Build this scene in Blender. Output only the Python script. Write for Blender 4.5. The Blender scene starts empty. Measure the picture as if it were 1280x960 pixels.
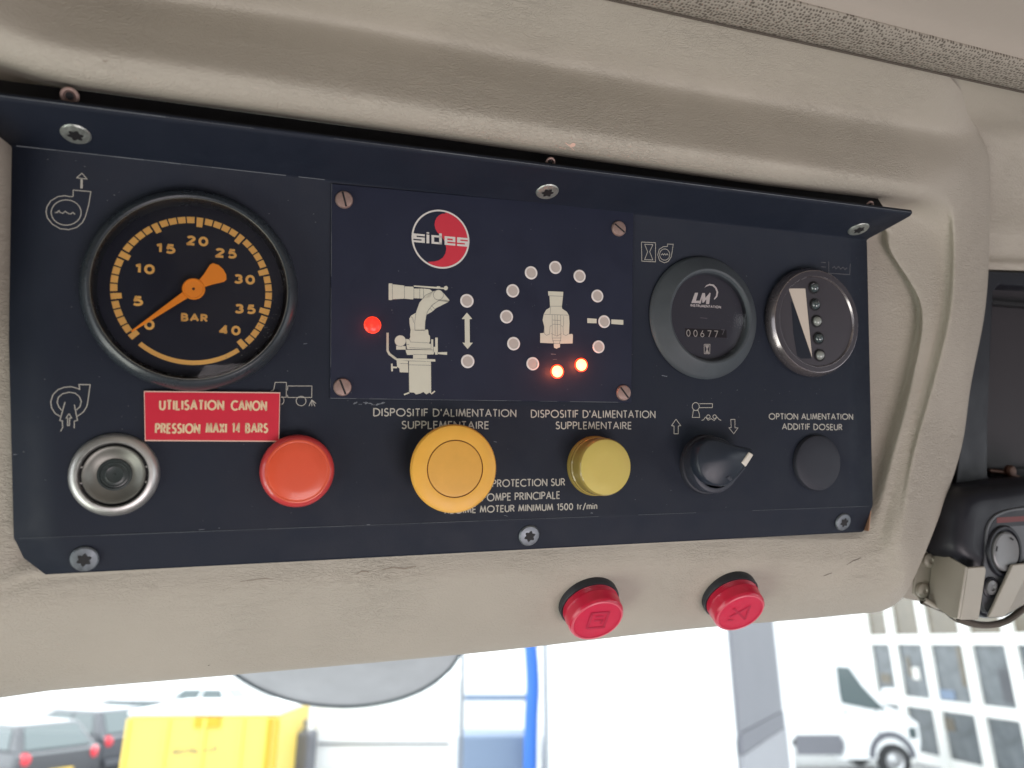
import bpy, math, random
import numpy as np
from mathutils import Vector, Matrix
from mathutils.bvhtree import BVHTree
random.seed(7)
sc = bpy.context.scene
COL = sc.collection
R_ = math.radians
# ------------------------------------------------------------------ camera, world, lamps, exposure
FPX = 936.725                                   # focal length in pixels of a 1280 wide picture
PITCH = 19.0
CAMZ = 3.0
cam_d = bpy.data.cameras.new("camera")
cam = bpy.data.objects.new("camera", cam_d)
COL.objects.link(cam)
sc.camera = cam
cam_d.sensor_width = 36
cam_d.lens = 36 * FPX / 1280
cam_d.clip_start = 0.01
cam_d.clip_end = 600
cam.location = (0, 0, CAMZ)
cam.rotation_euler = (R_(90 + PITCH), 0, 0)
cam_d.dof.use_dof = True
cam_d.dof.focus_distance = 0.290
cam_d.dof.aperture_fstop = 10.5
world = bpy.data.worlds.new("World")
sc.world = world
world.use_nodes = True
bg = world.node_tree.nodes["Background"]
bg.inputs[0].default_value = (0.93, 0.97, 1.0, 1)      # even overcast sky
bg.inputs[1].default_value = 4.2
sc.view_settings.view_transform = 'Standard'
sc.view_settings.look = 'None'
sc.view_settings.exposure = 0.0
sc.view_settings.gamma = 1.0
sc.render.engine = 'CYCLES'
sc.cycles.use_denoising = True
sc.cycles.max_bounces = 8
sc.cycles.diffuse_bounces = 4
sc.cycles.glossy_bounces = 4
sc.cycles.transmission_bounces = 6
sc.cycles.transparent_max_bounces = 12
sc.cycles.caustics_reflective = False
sc.cycles.caustics_refractive = False

def area(name, loc, target, sx, sy, power, col):
    d = bpy.data.lights.new(name, 'AREA')
    d.shape = 'RECTANGLE'; d.size = sx; d.size_y = sy; d.energy = power; d.color = col
    o = bpy.data.objects.new(name, d); COL.objects.link(o)
    o.location = loc
    o.rotation_euler = (Vector(target) - Vector(loc)).to_track_quat('-Z', 'Y').to_euler()
    return o
# added fill lamps inside the cab, lighting the housing from below
area("left_fill_light", (-0.90, -0.30, 2.15), (0, 0.3, 3.05), 0.9, 0.6, 9.5, (0.97, 1.0, 0.90))
area("lower_right_fill_light", (0.70, -0.55, 2.02), (0.05, 0.3, 3.05), 1.0, 0.6, 12.5, (1.0, 0.89, 0.91))

# ------------------------------------------------------------------ panel frame (solved from the photograph)
def _R(a, b, c):
    ca, sa, cb, sb, cc, s_ = math.cos(a), math.sin(a), math.cos(b), math.sin(b), math.cos(c), math.sin(c)
    Rx = np.array([[1, 0, 0], [0, ca, -sa], [0, sa, ca]]); Ry = np.array([[cb, 0, sb], [0, 1, 0], [-sb, 0, cb]])
    Rz = np.array([[cc, -s_, 0], [s_, cc, 0], [0, 0, 1]])
    return Rz @ Ry @ Rx
PR = _R(-0.06047646, 0.33358779, -0.02480469)
DMM = 282.0
T_ = np.array([0, 0, -DMM])
def at(x, y, w=0.0):
    """photo pixel -> point (u, v, w) in millimetres on the panel's frame"""
    d = np.array([(x - 640) / FPX, -(y - 480) / FPX, -1.0]) @ PR
    o = -T_ @ PR
    s = (w - o[2]) / d[2]
    return o + d * s
CAMO = -T_ @ PR
CM = Matrix.Translation((0, 0, CAMZ)) @ Matrix.Rotation(R_(90 + PITCH), 4, 'X')
PM = CM @ Matrix.Translation((0, 0, -DMM / 1000)) @ Matrix([[*PR[0], 0], [*PR[1], 0], [*PR[2], 0], [0, 0, 0, 1]])
def wp(x, y, Y):
    """photo pixel -> world point at distance Y in front of the camera"""
    d = CM.to_3x3() @ Vector(((x - 640) / FPX, -(y - 480) / FPX, -1.0))
    return Vector((0, 0, CAMZ)) + d * (Y / d.y)

# ------------------------------------------------------------------ materials
def mat(name, col, rough=0.5, metal=0.0, spec=0.5, var=0.0, vscale=80.0, bump=None, coat=0.0, sss=0.0, emit=None, estr=0.0, trans=0.0, rvar=0.0, alpha=None, coords='Object'):
    m = bpy.data.materials.new(name); m.use_nodes = True
    nt = m.node_tree; b = nt.nodes["Principled BSDF"]
    b.inputs['Base Color'].default_value = (*col, 1); b.inputs['Roughness'].default_value = rough
    b.inputs['Metallic'].default_value = metal; b.inputs['Specular IOR Level'].default_value = spec
    b.inputs['Coat Weight'].default_value = coat; b.inputs['Coat Roughness'].default_value = 0.08
    b.inputs['Transmission Weight'].default_value = trans
    if sss:
        b.inputs['Subsurface Weight'].default_value = sss
        b.inputs['Subsurface Radius'].default_value = (0.004, 0.0015, 0.001)
        b.inputs['Subsurface Scale'].default_value = 1.0
    if emit:
        b.inputs['Emission Color'].default_value = (*emit, 1); b.inputs['Emission Strength'].default_value = estr
    tc = nt.nodes.new('ShaderNodeTexCoord')
    if var > 0 or rvar > 0:
        n = nt.nodes.new('ShaderNodeTexNoise'); n.inputs['Scale'].default_value = vscale; n.inputs['Detail'].default_value = 6
        n.inputs['Roughness'].default_value = 0.65
        nt.links.new(tc.outputs[coords], n.inputs['Vector'])
        if var > 0:
            mx = nt.nodes.new('ShaderNodeMix'); mx.data_type = 'RGBA'
            mx.inputs[6].default_value = (*[c * (1 - var) for c in col], 1)
            mx.inputs[7].default_value = (*[min(1, c * (1 + var)) for c in col], 1)
            nt.links.new(n.outputs['Fac'], mx.inputs[0]); nt.links.new(mx.outputs[2], b.inputs['Base Color'])
        if rvar > 0:
            mr = nt.nodes.new('ShaderNodeMapRange'); mr.inputs[1].default_value = 0.3; mr.inputs[2].default_value = 0.7
            mr.inputs[3].default_value = max(0.02, rough - rvar); mr.inputs[4].default_value = min(1, rough + rvar)
            nt.links.new(n.outputs['Fac'], mr.inputs[0]); nt.links.new(mr.outputs[0], b.inputs['Roughness'])
    if bump:
        kind, scale, dist = bump
        if kind == 'leather':
            mp = nt.nodes.new('ShaderNodeMapping'); mp.inputs['Scale'].default_value = (0.55, 1.25, 1.0)
            nt.links.new(tc.outputs[coords], mp.inputs['Vector'])
            nz = nt.nodes.new('ShaderNodeTexNoise'); nz.inputs['Scale'].default_value = scale * 0.35; nz.inputs['Detail'].default_value = 4
            nt.links.new(mp.outputs[0], nz.inputs['Vector'])
            ad = nt.nodes.new('ShaderNodeVectorMath'); ad.operation = 'MULTIPLY_ADD'
            ad.inputs[1].default_value = (0.006, 0.006, 0.006)
            nt.links.new(nz.outputs['Color'], ad.inputs[0]); nt.links.new(mp.outputs[0], ad.inputs[2])
            v = nt.nodes.new('ShaderNodeTexVoronoi'); v.feature = 'DISTANCE_TO_EDGE'; v.inputs['Scale'].default_value = scale
            nt.links.new(ad.outputs[0], v.inputs['Vector'])
            mr2 = nt.nodes.new('ShaderNodeMapRange'); mr2.inputs[2].default_value = 0.22
            nt.links.new(v.outputs['Distance'], mr2.inputs[0])
            # the grain comes and goes over the moulding
            n3 = nt.nodes.new('ShaderNodeTexNoise'); n3.inputs['Scale'].default_value = 14; n3.inputs['Detail'].default_value = 3
            nt.links.new(tc.outputs[coords], n3.inputs['Vector'])
            mr3 = nt.nodes.new('ShaderNodeMapRange'); mr3.inputs[1].default_value = 0.35; mr3.inputs[2].default_value = 0.62
            mr3.inputs[3].default_value = 0.12; mr3.inputs[4].default_value = 0.8
            nt.links.new(n3.outputs['Fac'], mr3.inputs[0])
            mul = nt.nodes.new('ShaderNodeMath'); mul.operation = 'MULTIPLY'
            nt.links.new(mr2.outputs[0], mul.inputs[0]); nt.links.new(mr3.outputs[0], mul.inputs[1])
            n2 = nt.nodes.new('ShaderNodeTexNoise'); n2.inputs['Scale'].default_value = scale * 1.6; n2.inputs['Detail'].default_value = 5
            nt.links.new(tc.outputs[coords], n2.inputs['Vector'])
            a2 = nt.nodes.new('ShaderNodeMath'); a2.operation = 'MULTIPLY_ADD'; a2.inputs[1].default_value = 0.6
            nt.links.new(n2.outputs['Fac'], a2.inputs[0]); nt.links.new(mul.outputs[0], a2.inputs[2])
            h = a2.outputs[0]
        else:
            nz = nt.nodes.new('ShaderNodeTexNoise'); nz.inputs['Scale'].default_value = scale; nz.inputs['Detail'].default_value = 5
            nt.links.new(tc.outputs[coords], nz.inputs['Vector']); h = nz.outputs['Fac']
        bp = nt.nodes.new('ShaderNodeBump'); bp.inputs['Distance'].default_value = dist; bp.inputs['Strength'].default_value = 1.0
        nt.links.new(h, bp.inputs['Height']); nt.links.new(bp.outputs[0], b.inputs['Normal'])
    return m

def clear(name, tint, gloss, rough=0.02):
    m = bpy.data.materials.new(name); m.use_nodes = True; nt = m.node_tree
    for n in list(nt.nodes):
        if n.type != 'OUTPUT_MATERIAL': nt.nodes.remove(n)
    out = nt.nodes[0]
    t = nt.nodes.new('ShaderNodeBsdfTransparent'); t.inputs[0].default_value = (*tint, 1)
    g = nt.nodes.new('ShaderNodeBsdfGlossy'); g.inputs['Roughness'].default_value = rough
    f = nt.nodes.new('ShaderNodeFresnel'); f.inputs[0].default_value = 1.0 + gloss
    mx = nt.nodes.new('ShaderNodeMixShader')
    nt.links.new(f.outputs[0], mx.inputs[0]); nt.links.new(t.outputs[0], mx.inputs[1]); nt.links.new(g.outputs[0], mx.inputs[2])
    nt.links.new(mx.outputs[0], out.inputs['Surface'])
    return m

M = dict(
    panel=mat('black_painted_steel', (0.0130, 0.0178, 0.0305), 0.6, spec=0.25, var=0.14, vscale=70, rvar=0.09, bump=('noise', 1500, 0.00004)),
    flange=mat('black_painted_flange', (0.012, 0.0165, 0.023), 0.6, spec=0.25, var=0.3, vscale=45, rvar=0.12, bump=('noise', 1500, 0.00004)),
    plate=mat('engraving_laminate_dark', (0.0175, 0.0215, 0.042), 0.52, spec=0.25, var=0.2, vscale=60, rvar=0.12),
    print=mat('engraved_cream', (0.49, 0.475, 0.42), 0.6, var=0.18, vscale=900),
    printdim=mat('faded_engraving', (0.13, 0.13, 0.14), 0.6, var=0.3, vscale=900),
    cream=mat('printed_cream', (0.62, 0.61, 0.50), 0.55, var=0.05, vscale=300),
    ink=mat('dark_outline', (0.10, 0.11, 0.12), 0.6),
    logored=mat('printed_red', (0.60, 0.030, 0.055), 0.5, var=0.06, vscale=300),
    logowhite=mat('printed_white', (0.68, 0.66, 0.62), 0.5),
    ledface=mat('frosted_led_window', (0.50, 0.44, 0.40), 0.45, var=0.05, vscale=700),
    ledrim=mat('led_rim', (0.78, 0.75, 0.72), 0.4),
    ledon=mat('lit_amber_lamp', (0.9, 0.5, 0.2), 0.4, emit=(1.0, 0.60, 0.24), estr=2.3),
    ledhalo=mat('red_halo_collar', (0.4, 0.02, 0.01), 0.5, emit=(1.0, 0.06, 0.015), estr=1.8),  # emission stands in for the red halo round the lit lamps
    ledred=mat('lit_red_lamp', (0.8, 0.03, 0.02), 0.3, emit=(1.0, 0.035, 0.02), estr=0.8, var=0.3, vscale=1500),
    screwcu=mat('worn_bronze_screw', (0.34, 0.24, 0.21), 0.5, metal=0.5, var=0.35, vscale=700, bump=('noise', 1500, 0.0001)),
    screwzn=mat('zinc_screw', (0.40, 0.43, 0.40), 0.4, metal=0.7, var=0.85, vscale=600, rvar=0.15, bump=('noise', 1200, 0.00015)),
    screwdk=mat('dulled_dark_screw', (0.16, 0.18, 0.20), 0.45, metal=0.6, var=0.5, vscale=600, rvar=0.15),
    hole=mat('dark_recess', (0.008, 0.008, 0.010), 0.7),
    bezel=mat('gloss_black_bezel', (0.030, 0.038, 0.046), 0.28, spec=0.6, rvar=0.06, var=0.1, vscale=100),
    dial=mat('dial_black', (0.009, 0.012, 0.022), 0.5, spec=0.3),
    dialprint=mat('dial_amber_print', (0.84, 0.48, 0.115), 0.6),
    needle=mat('fluorescent_orange_needle', (1.0, 0.31, 0.016), 0.45),
    glass=clear('gauge_glass', (0.97, 0.96, 0.98), 0.24, 0.06),
    chrome=mat('satin_aluminium', (0.60, 0.60, 0.58), 0.42, metal=0.9, var=0.06, vscale=500, rvar=0.06),
    chrome2=mat('dull_aluminium', (0.20, 0.20, 0.18), 0.42, metal=0.6, var=.1, vscale=300),
    lensdark=mat('dark_lens', (0.040, 0.050, 0.050), 0.3, spec=0.4),
    labelred=mat('red_engraved_label', (0.62, 0.018, 0.045), 0.4, var=0.08, vscale=200),
    labelcream=mat('label_cream_core', (0.78, 0.58, 0.36), 0.55, var=0.15, vscale=900),
    labeledge=mat('label_edge', (0.80, 0.55, 0.45), 0.5),
    btnred=mat('orange_red_button', (0.76, 0.100, 0.040), 0.35, sss=0.25, var=0.05, vscale=100, coat=0.2),
    btnrim=mat('red_button_rim', (0.60, 0.055, 0.055), 0.3, coat=0.4),
    btnor=mat('amber_yellow_button', (0.86, 0.46, 0.070), 0.42, sss=0.15, var=0.10, vscale=120, rvar=0.08),
    btnor2=mat('amber_yellow_button_centre', (0.76, 0.40, 0.070), 0.4, var=0.12, vscale=150),
    groove=mat('button_groove', (0.30, 0.09, 0.01), 0.6),
    yellens=mat('yellow_lens', (0.60, 0.48, 0.13), 0.5, spec=0.3, sss=0.2, coat=0.0, var=0.05, vscale=150),
    yelside=mat('yellow_lens_side', (0.36, 0.27, 0.07), 0.2, coat=0.5),
    knob=mat('black_knob_plastic', (0.018, 0.025, 0.038), 0.38, spec=0.4, rvar=0.08, vscale=200),
    knobring=mat('grey_black_ring', (0.035, 0.040, 0.055), 0.45, spec=0.4),
    knobtip=mat('knob_white_mark', (0.72, 0.68, 0.60), 0.5),
    plug=mat('black_rubber_plug', (0.026, 0.029, 0.040), 0.55, spec=0.35),
    hmring=mat('grey_rubber_bezel', (0.062, 0.074, 0.084), 0.5, spec=0.4, var=0.2, vscale=150),
    hmdial=mat('hour_meter_dial', (0.034, 0.036, 0.048), 0.5),
    lvring=mat('brown_grey_metal', (0.052, 0.046, 0.055), 0.42, metal=0.25, var=0.08, vscale=200),
    lvside=mat('polished_rim', (0.32, 0.29, 0.30), 0.25, metal=0.85, rvar=0.05, vscale=150),
    ledglass=mat('led_lens', (0.055, 0.075, 0.08), 0.10, spec=0.9, coat=0.6),
    ledglassw=mat('led_lens_bright', (0.25, 0.27, 0.25), 0.12, spec=0.9, coat=0.6),
    wedge=mat('printed_wedge', (0.60, 0.53, 0.45), 0.55),
    shell=mat('beige_moulded_trim', (0.445, 0.412, 0.350), 0.58, spec=0.32, var=0.10, vscale=22, bump=('leather', 760, 0.00022)),
    liner=mat('headliner_vinyl', (0.40, 0.36, 0.31), 0.7, spec=0.2, var=0.05, vscale=10, bump=('noise', 500, 0.00012)),
    reddome=mat('red_lamp_lens', (0.64, 0.014, 0.055), 0.3, sss=0.3, coat=0.25),
    redface=mat('red_lamp_face', (0.66, 0.017, 0.068), 0.4, sss=0.3, coat=0.1, var=.1, vscale=120),
    redrim=mat('pink_bright_rim', (0.72, 0.09, 0.14), 0.35, var=.15, vscale=400),
    lampmark=mat('lamp_symbol', (0.50, 0.013, 0.054), 0.5),
    collar=mat('black_collar', (0.02, 0.022, 0.028), 0.5),
    radio=mat('black_radio_plastic', (0.014, 0.015, 0.021), 0.42, spec=0.35, rvar=0.1, vscale=60, bump=('noise', 1400, 0.00004)),
    radioin=mat('smoked_radio_window', (0.030, 0.025, 0.029), 0.5, spec=0.3),
    copper=mat('copper_reflection', (0.13, 0.065, 0.045), 0.45, metal=0.5, var=0.3, vscale=60),
    grey=mat('grey_plastic', (0.085, 0.090, 0.10), 0.4),
    greylt=mat('light_grey_key', (0.17, 0.175, 0.18), 0.3, spec=0.6),
    redprint=mat('red_print', (0.14, 0.025, 0.025), 0.5),
    bracket=mat('painted_beige_bracket', (0.42, 0.395, 0.34), 0.45, metal=0.25, var=0.08, vscale=60, rvar=0.08),
    rubber=mat('rubber_edge', (0.09, 0.075, 0.06), 0.8),
    worn=mat('worn_copper_edge', (0.45, 0.25, 0.16), 0.4, metal=0.5),
    scuffbrown=mat('brown_scuff', (0.29, 0.25, 0.20), 0.7, var=.3, vscale=900),
    dust=mat('pale_dust', (0.14, 0.145, 0.15), 0.9),
    wearglint=mat('worn_edge_glint', (0.11, 0.125, 0.14), 0.6, var=.5, vscale=1500),
    chip=mat('paint_scratch', (0.20, 0.22, 0.25), 0.7, var=0.6, vscale=2500),
    windscreen=clear('windscreen_glass', (0.94, 0.96, 0.96), 0.22, 0.0),
    asphalt=mat('pale_wet_asphalt', (0.34, 0.34, 0.34), 0.8, var=0.15, vscale=3, bump=('noise', 40, 0.01)),
    carpaint=mat('dark_grey_car_paint', (0.045, 0.046, 0.055), 0.3, coat=0.5),
    carpaint2=mat('mid_grey_car_paint', (0.060, 0.062, 0.075), 0.3, coat=0.5),
    carwhite=mat('white_car_paint', (0.82, 0.83, 0.84), 0.35, coat=0.4),
    carglass=mat('car_window', (0.06, 0.085, 0.09), 0.08, spec=0.9),
    tail=mat('tail_light', (0.65, 0.03, 0.05), 0.2, coat=0.5),
    tyre=mat('tyre_rubber', (0.03, 0.03, 0.032), 0.8),
    rim=mat('wheel_rim', (0.45, 0.45, 0.46), 0.35, metal=0.6),
    plateye=mat('yellow_number_plate', (0.75, 0.50, 0.08), 0.5),
    vanyel=mat('yellow_container_paint', (0.80, 0.58, 0.12), 0.45, var=0.06, vscale=3),
    vanyel2=mat('yellow_container_trim', (0.62, 0.34, 0.015), 0.5),
    whitetop=mat('white_lid', (0.78, 0.78, 0.76), 0.5),
    lorry=mat('white_lorry_side', (0.80, 0.80, 0.80), 0.45, var=0.02, vscale=2),
    lorrygrey=mat('grey_lorry_door', (0.145, 0.145, 0.165), 0.5, var=0.1, vscale=2),
    lorrydk=mat('grey_lorry_lower', (0.12, 0.12, 0.14), 0.5),
    frame=mat('white_window_frame', (0.80, 0.79, 0.76), 0.5),
    facade=mat('white_render_wall', (0.70, 0.70, 0.70), 0.7, var=0.05, vscale=2),
    slab=mat('grey_wall_slab', (0.24, 0.24, 0.26), 0.7, var=0.08, vscale=2),
    pane=mat('workshop_pane', (0.12, 0.13, 0.14), 0.25, spec=0.5, var=0.9, vscale=2.6),
    panewarm=mat('workshop_pane_warm', (0.13, 0.108, 0.08), 0.25, spec=0.5, var=0.5, vscale=2.2),
    blue=mat('blue_paint', (0.03, 0.14, 0.50), 0.45),
    bluegrey=mat('blue_grey_metal', (0.16, 0.21, 0.30), 0.5),
    pole=mat('grey_pole', (0.15, 0.16, 0.18), 0.5),
    mirror=mat('grey_mirror_reflection', (0.60, 0.59, 0.62), 0.4, spec=0.4, var=0.22, vscale=18),
    mirrorrim=mat('dark_mirror_rim', (0.09, 0.12, 0.14), 0.35),
    cabin=mat('cab_interior_grey', (0.16, 0.155, 0.145), 0.8, var=0.2, vscale=3),
)

# perforated fabric strip
def perforated():
    m = bpy.data.materials.new('perforated_fabric'); m.use_nodes = True; nt = m.node_tree; b = nt.nodes["Principled BSDF"]
    b.inputs['Roughness'].default_value = 0.85; b.inputs['Specular IOR Level'].default_value = 0.2
    tc = nt.nodes.new('ShaderNodeTexCoord')
    sx = nt.nodes.new('ShaderNodeSeparateXYZ'); nt.links.new(tc.outputs['Object'], sx.inputs[0])
    m1 = nt.nodes.new('ShaderNodeMath'); m1.operation = 'MULTIPLY'; m1.inputs[1].default_value = 1.0; nt.links.new(sx.outputs[2], m1.inputs[0])
    m2 = nt.nodes.new('ShaderNodeMath'); m2.operation = 'MULTIPLY_ADD'; m2.inputs[1].default_value = 0.5; nt.links.new(sx.outputs[1], m2.inputs[0]); nt.links.new(m1.outputs[0], m2.inputs[2])
    cb = nt.nodes.new('ShaderNodeCombineXYZ'); nt.links.new(sx.outputs[0], cb.inputs[0]); nt.links.new(m2.outputs[0], cb.inputs[1])
    v = nt.nodes.new('ShaderNodeTexVoronoi'); v.voronoi_dimensions = '2D'; v.inputs['Scale'].default_value = 700; v.inputs['Randomness'].default_value = 0.6
    nt.links.new(cb.outputs[0], v.inputs['Vector'])
    n = nt.nodes.new('ShaderNodeTexNoise'); n.inputs['Scale'].default_value = 350
    nt.links.new(tc.outputs['Object'], n.inputs['Vector'])
    ma = nt.nodes.new('ShaderNodeMath'); ma.operation = 'MULTIPLY_ADD'; ma.inputs[1].default_value = 0.55
    nt.links.new(n.outputs['Fac'], ma.inputs[0]); nt.links.new(v.outputs['Distance'], ma.inputs[2])
    cr = nt.nodes.new('ShaderNodeValToRGB'); e = cr.color_ramp.elements
    e[0].position = 0.46; e[0].color = (0.13, 0.115, 0.095, 1); e[1].position = 0.66; e[1].color = (0.36, 0.33, 0.28, 1)
    nt.links.new(ma.outputs[0], cr.inputs[0]); nt.links.new(cr.outputs[0], b.inputs['Base Color'])
    bp = nt.nodes.new('ShaderNodeBump'); bp.inputs['Distance'].default_value = 0.0004
    nt.links.new(ma.outputs[0], bp.inputs['Height']); nt.links.new(bp.outputs[0], b.inputs['Normal'])
    return m
M['fabric'] = perforated()

# ------------------------------------------------------------------ mesh helpers
class MB:
    def __init__(s): s.v = []; s.f = []
    def add(s, vs, fs):
        n = len(s.v); s.v += [tuple(float(c) for c in p) for p in vs]; s.f += [tuple(i + n for i in f) for f in fs]; return s
    def grid(s, rows, closed=False, flip=False):
        nr, nc = len(rows), len(rows[0]); vs = [p for r in rows for p in r]; fs = []
        for i in range(nr - 1):
            for j in range(nc if closed else nc - 1):
                k = (j + 1) % nc
                q = (i * nc + j, i * nc + k, (i + 1) * nc + k, (i + 1) * nc + j)
                fs.append(q[::-1] if flip else q)
        return s.add(vs, fs)
    def lathe(s, prof, n=64, c=(0, 0, 0), ax=None, sx=1.0, a0=0.0):
        """prof: (r, w) pairs from outside/base to centre/top; r=0 closes"""
        c = np.array(c, float)
        if ax is None: X, Y, Z = np.eye(3)
        else:
            Z = np.array(ax, float); Z /= np.linalg.norm(Z)
            t = np.array([0, 1, 0]) if abs(Z[1]) < 0.9 else np.array([1, 0, 0])
            X = np.cross(t, Z); X /= np.linalg.norm(X); Y = np.cross(Z, X)
        base = len(s.v); idx = []
        for r, w in prof:
            if r <= 1e-9: s.v.append(tuple(c + Z * w)); idx.append([len(s.v) - 1] * n)
            else:
                row = []
                for k in range(n):
                    a = a0 + 2 * math.pi * k / n
                    s.v.append(tuple(c + X * (r * math.cos(a) * sx) + Y * (r * math.sin(a)) + Z * w)); row.append(len(s.v) - 1)
                idx.append(row)
        for i in range(len(prof) - 1):
            for k in range(n):
                q = [idx[i][k], idx[i][(k + 1) % n], idx[i + 1][(k + 1) % n], idx[i + 1][k]]
                u = []
                for t in q:
                    if t not in u: u.append(t)
                if len(u) >= 3: s.f.append(tuple(u))
        return s
    def prism(s, poly, w0, w1, inset=0.0):
        """polygon of (u, v) extruded w0..w1, optional chamfer at the top"""
        P = [np.array(p[:2], float) for p in poly]
        area_ = sum(P[i][0] * P[(i + 1) % len(P)][1] - P[(i + 1) % len(P)][0] * P[i][1] for i in range(len(P)))
        if area_ < 0: P = P[::-1]
        n = len(P)
        def off(d):
            out = []
            for i in range(n):
                a, b, c = P[i - 1], P[i], P[(i + 1) % n]
                e1 = b - a; e2 = c - b; l1 = np.linalg.norm(e1) or 1; l2 = np.linalg.norm(e2) or 1
                n1 = np.array([-e1[1], e1[0]]) / l1; n2 = np.array([-e2[1], e2[0]]) / l2
                m_ = n1 + n2; k = max(0.3, (m_ @ m_) / 2)
                out.append(b + m_ * (d / k))
            return out
        levels = [(P, w0), (P, w1)] if inset == 0 else [(P, w0), (P, w1 - inset if w1 > w0 else w1 + inset), (off(inset), w1)]
        rows = [[(p[0], p[1], w) for p in L] for L, w in levels]
        b0 = len(s.v)
        s.grid(rows, closed=True)
        tot = len(rows) * n
        s.f.append(tuple(b0 + tot - n + i for i in range(n)))
        s.f.append(tuple(b0 + i for i in reversed(range(n))))
        return s
    def flat(s, poly, w):
        P = [tuple(p[:2]) for p in poly]
        ar = sum(P[i][0] * P[(i + 1) % len(P)][1] - P[(i + 1) % len(P)][0] * P[i][1] for i in range(len(P)))
        if ar < 0: P = P[::-1]
        return s.add([(p[0], p[1], w) for p in P], [tuple(range(len(P)))])
    def stroke(s, pts, wd, w, closed=False):
        """flat ribbon of width wd along pts (u, v) at height w with mitred joins"""
        P = [np.array(p[:2], float) for p in pts]
        Q = [P[0]]
        for p in P[1:]:
            if np.linalg.norm(p - Q[-1]) > 1e-6: Q.append(p)
        if closed and np.linalg.norm(Q[0] - Q[-1]) < 1e-6: Q.pop()
        P = Q; n = len(P)
        if n < 2: return s
        def turn(a, b, c):
            e1 = (b - a) / np.linalg.norm(b - a); e2 = (c - b) / np.linalg.norm(c - b)
            return float(e1 @ e2)
        if closed:
            sharp = [i for i in range(n) if turn(P[i - 1], P[i], P[(i + 1) % n]) < .3]
            if sharp:
                k0 = sharp[0]; P = P[k0:] + P[:k0 + 1]; n = len(P); closed = False
        if not closed:
            cut = [i for i in range(1, n - 1) if turn(P[i - 1], P[i], P[i + 1]) < .3]
            if cut:
                e = [0] + cut + [n - 1]
                for a_, b_ in zip(e[:-1], e[1:]):
                    S = [p.copy() for p in P[a_:b_ + 1]]
                    if a_ > 0: d = S[0] - S[1]; S[0] = S[0] + d / np.linalg.norm(d) * wd * .38
                    if b_ < n - 1: d = S[-1] - S[-2]; S[-1] = S[-1] + d / np.linalg.norm(d) * wd * .38
                    s.stroke(S, wd, w)
                return s
        L, Rr = [], []
        for i in range(n):
            if closed: a, b, c = P[i - 1], P[i], P[(i + 1) % n]
            else:
                b = P[i]; a = P[i - 1] if i > 0 else b - (P[1] - b); c = P[i + 1] if i < n - 1 else b + (b - P[i - 1])
            e1 = (b - a) / np.linalg.norm(b - a); e2 = (c - b) / np.linalg.norm(c - b)
            n1 = np.array([-e1[1], e1[0]]); n2 = np.array([-e2[1], e2[0]])
            m_ = n1 + n2; k = max(0.5, (m_ @ m_) / 2)
            d = m_ / k * (wd / 2)
            L.append((*(b + d), w)); Rr.append((*(b - d), w))
        if closed: L.append(L[0]); Rr.append(Rr[0])
        return s.grid([Rr, L])
    def box(s, x0, x1, y0, y1, z0, z1):
        return s.add([(x0, y0, z0), (x1, y0, z0), (x1, y1, z0), (x0, y1, z0), (x0, y0, z1), (x1, y0, z1), (x1, y1, z1), (x0, y1, z1)],
                     [(0, 3, 2, 1), (4, 5, 6, 7), (0, 1, 5, 4), (1, 2, 6, 5), (2, 3, 7, 6), (3, 0, 4, 7)])
    def hexa(s, a, b):
        """solid between two quads a and b (4 points each)"""
        return s.add(list(a) + list(b), [(0, 3, 2, 1), (4, 5, 6, 7), (0, 1, 5, 4), (1, 2, 6, 5), (2, 3, 7, 6), (3, 0, 4, 7)])
    def build(s, name, m, parent=None, loc=(0, 0, 0), mm=True, smooth=35, bevel=0, solid=0):
        k = 0.001 if mm else 1.0
        loc = np.array(loc, float)
        me = bpy.data.meshes.new(name)
        me.from_pydata([tuple((np.array(p) - loc) * k) for p in s.v], [], s.f)
        me.materials.append(M[m] if isinstance(m, str) else m)
        if smooth:
            me.polygons.foreach_set('use_smooth', [True] * len(me.polygons)); me.set_sharp_from_angle(angle=R_(smooth))
        me.update()
        o = bpy.data.objects.new(name, me); COL.objects.link(o)
        if parent is not None:
            o.parent = parent
            po = np.array(parent.get('_o', (0, 0, 0)))
            o.location = tuple((loc - po) * k)
        else: o.location = tuple(loc * k)
        OFF[o.name] = loc
        o['_o'] = list(loc)
        if solid: md = o.modifiers.new('thickness', 'SOLIDIFY'); md.thickness = solid * k; md.offset = -1
        if bevel: md = o.modifiers.new('edge', 'BEVEL'); md.width = bevel * k; md.segments = 2; md.limit_method = 'ANGLE'; md.angle_limit = R_(40); md.harden_normals = False
        return o
OFF = {}
def thing(name, label, cat, matrix, group=None, origin=(0, 0, 0)):
    o = bpy.data.objects.new(name, None); COL.objects.link(o); o.empty_display_size = 0.02
    o.matrix_world = matrix @ Matrix.Translation(Vector(origin) * 0.001) if matrix is PM else matrix
    o['label'] = label; o['category'] = cat
    if group: o['group'] = group
    o['_o'] = list(origin)
    return o
def lab(o, text): o['label'] = text; return o

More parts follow.
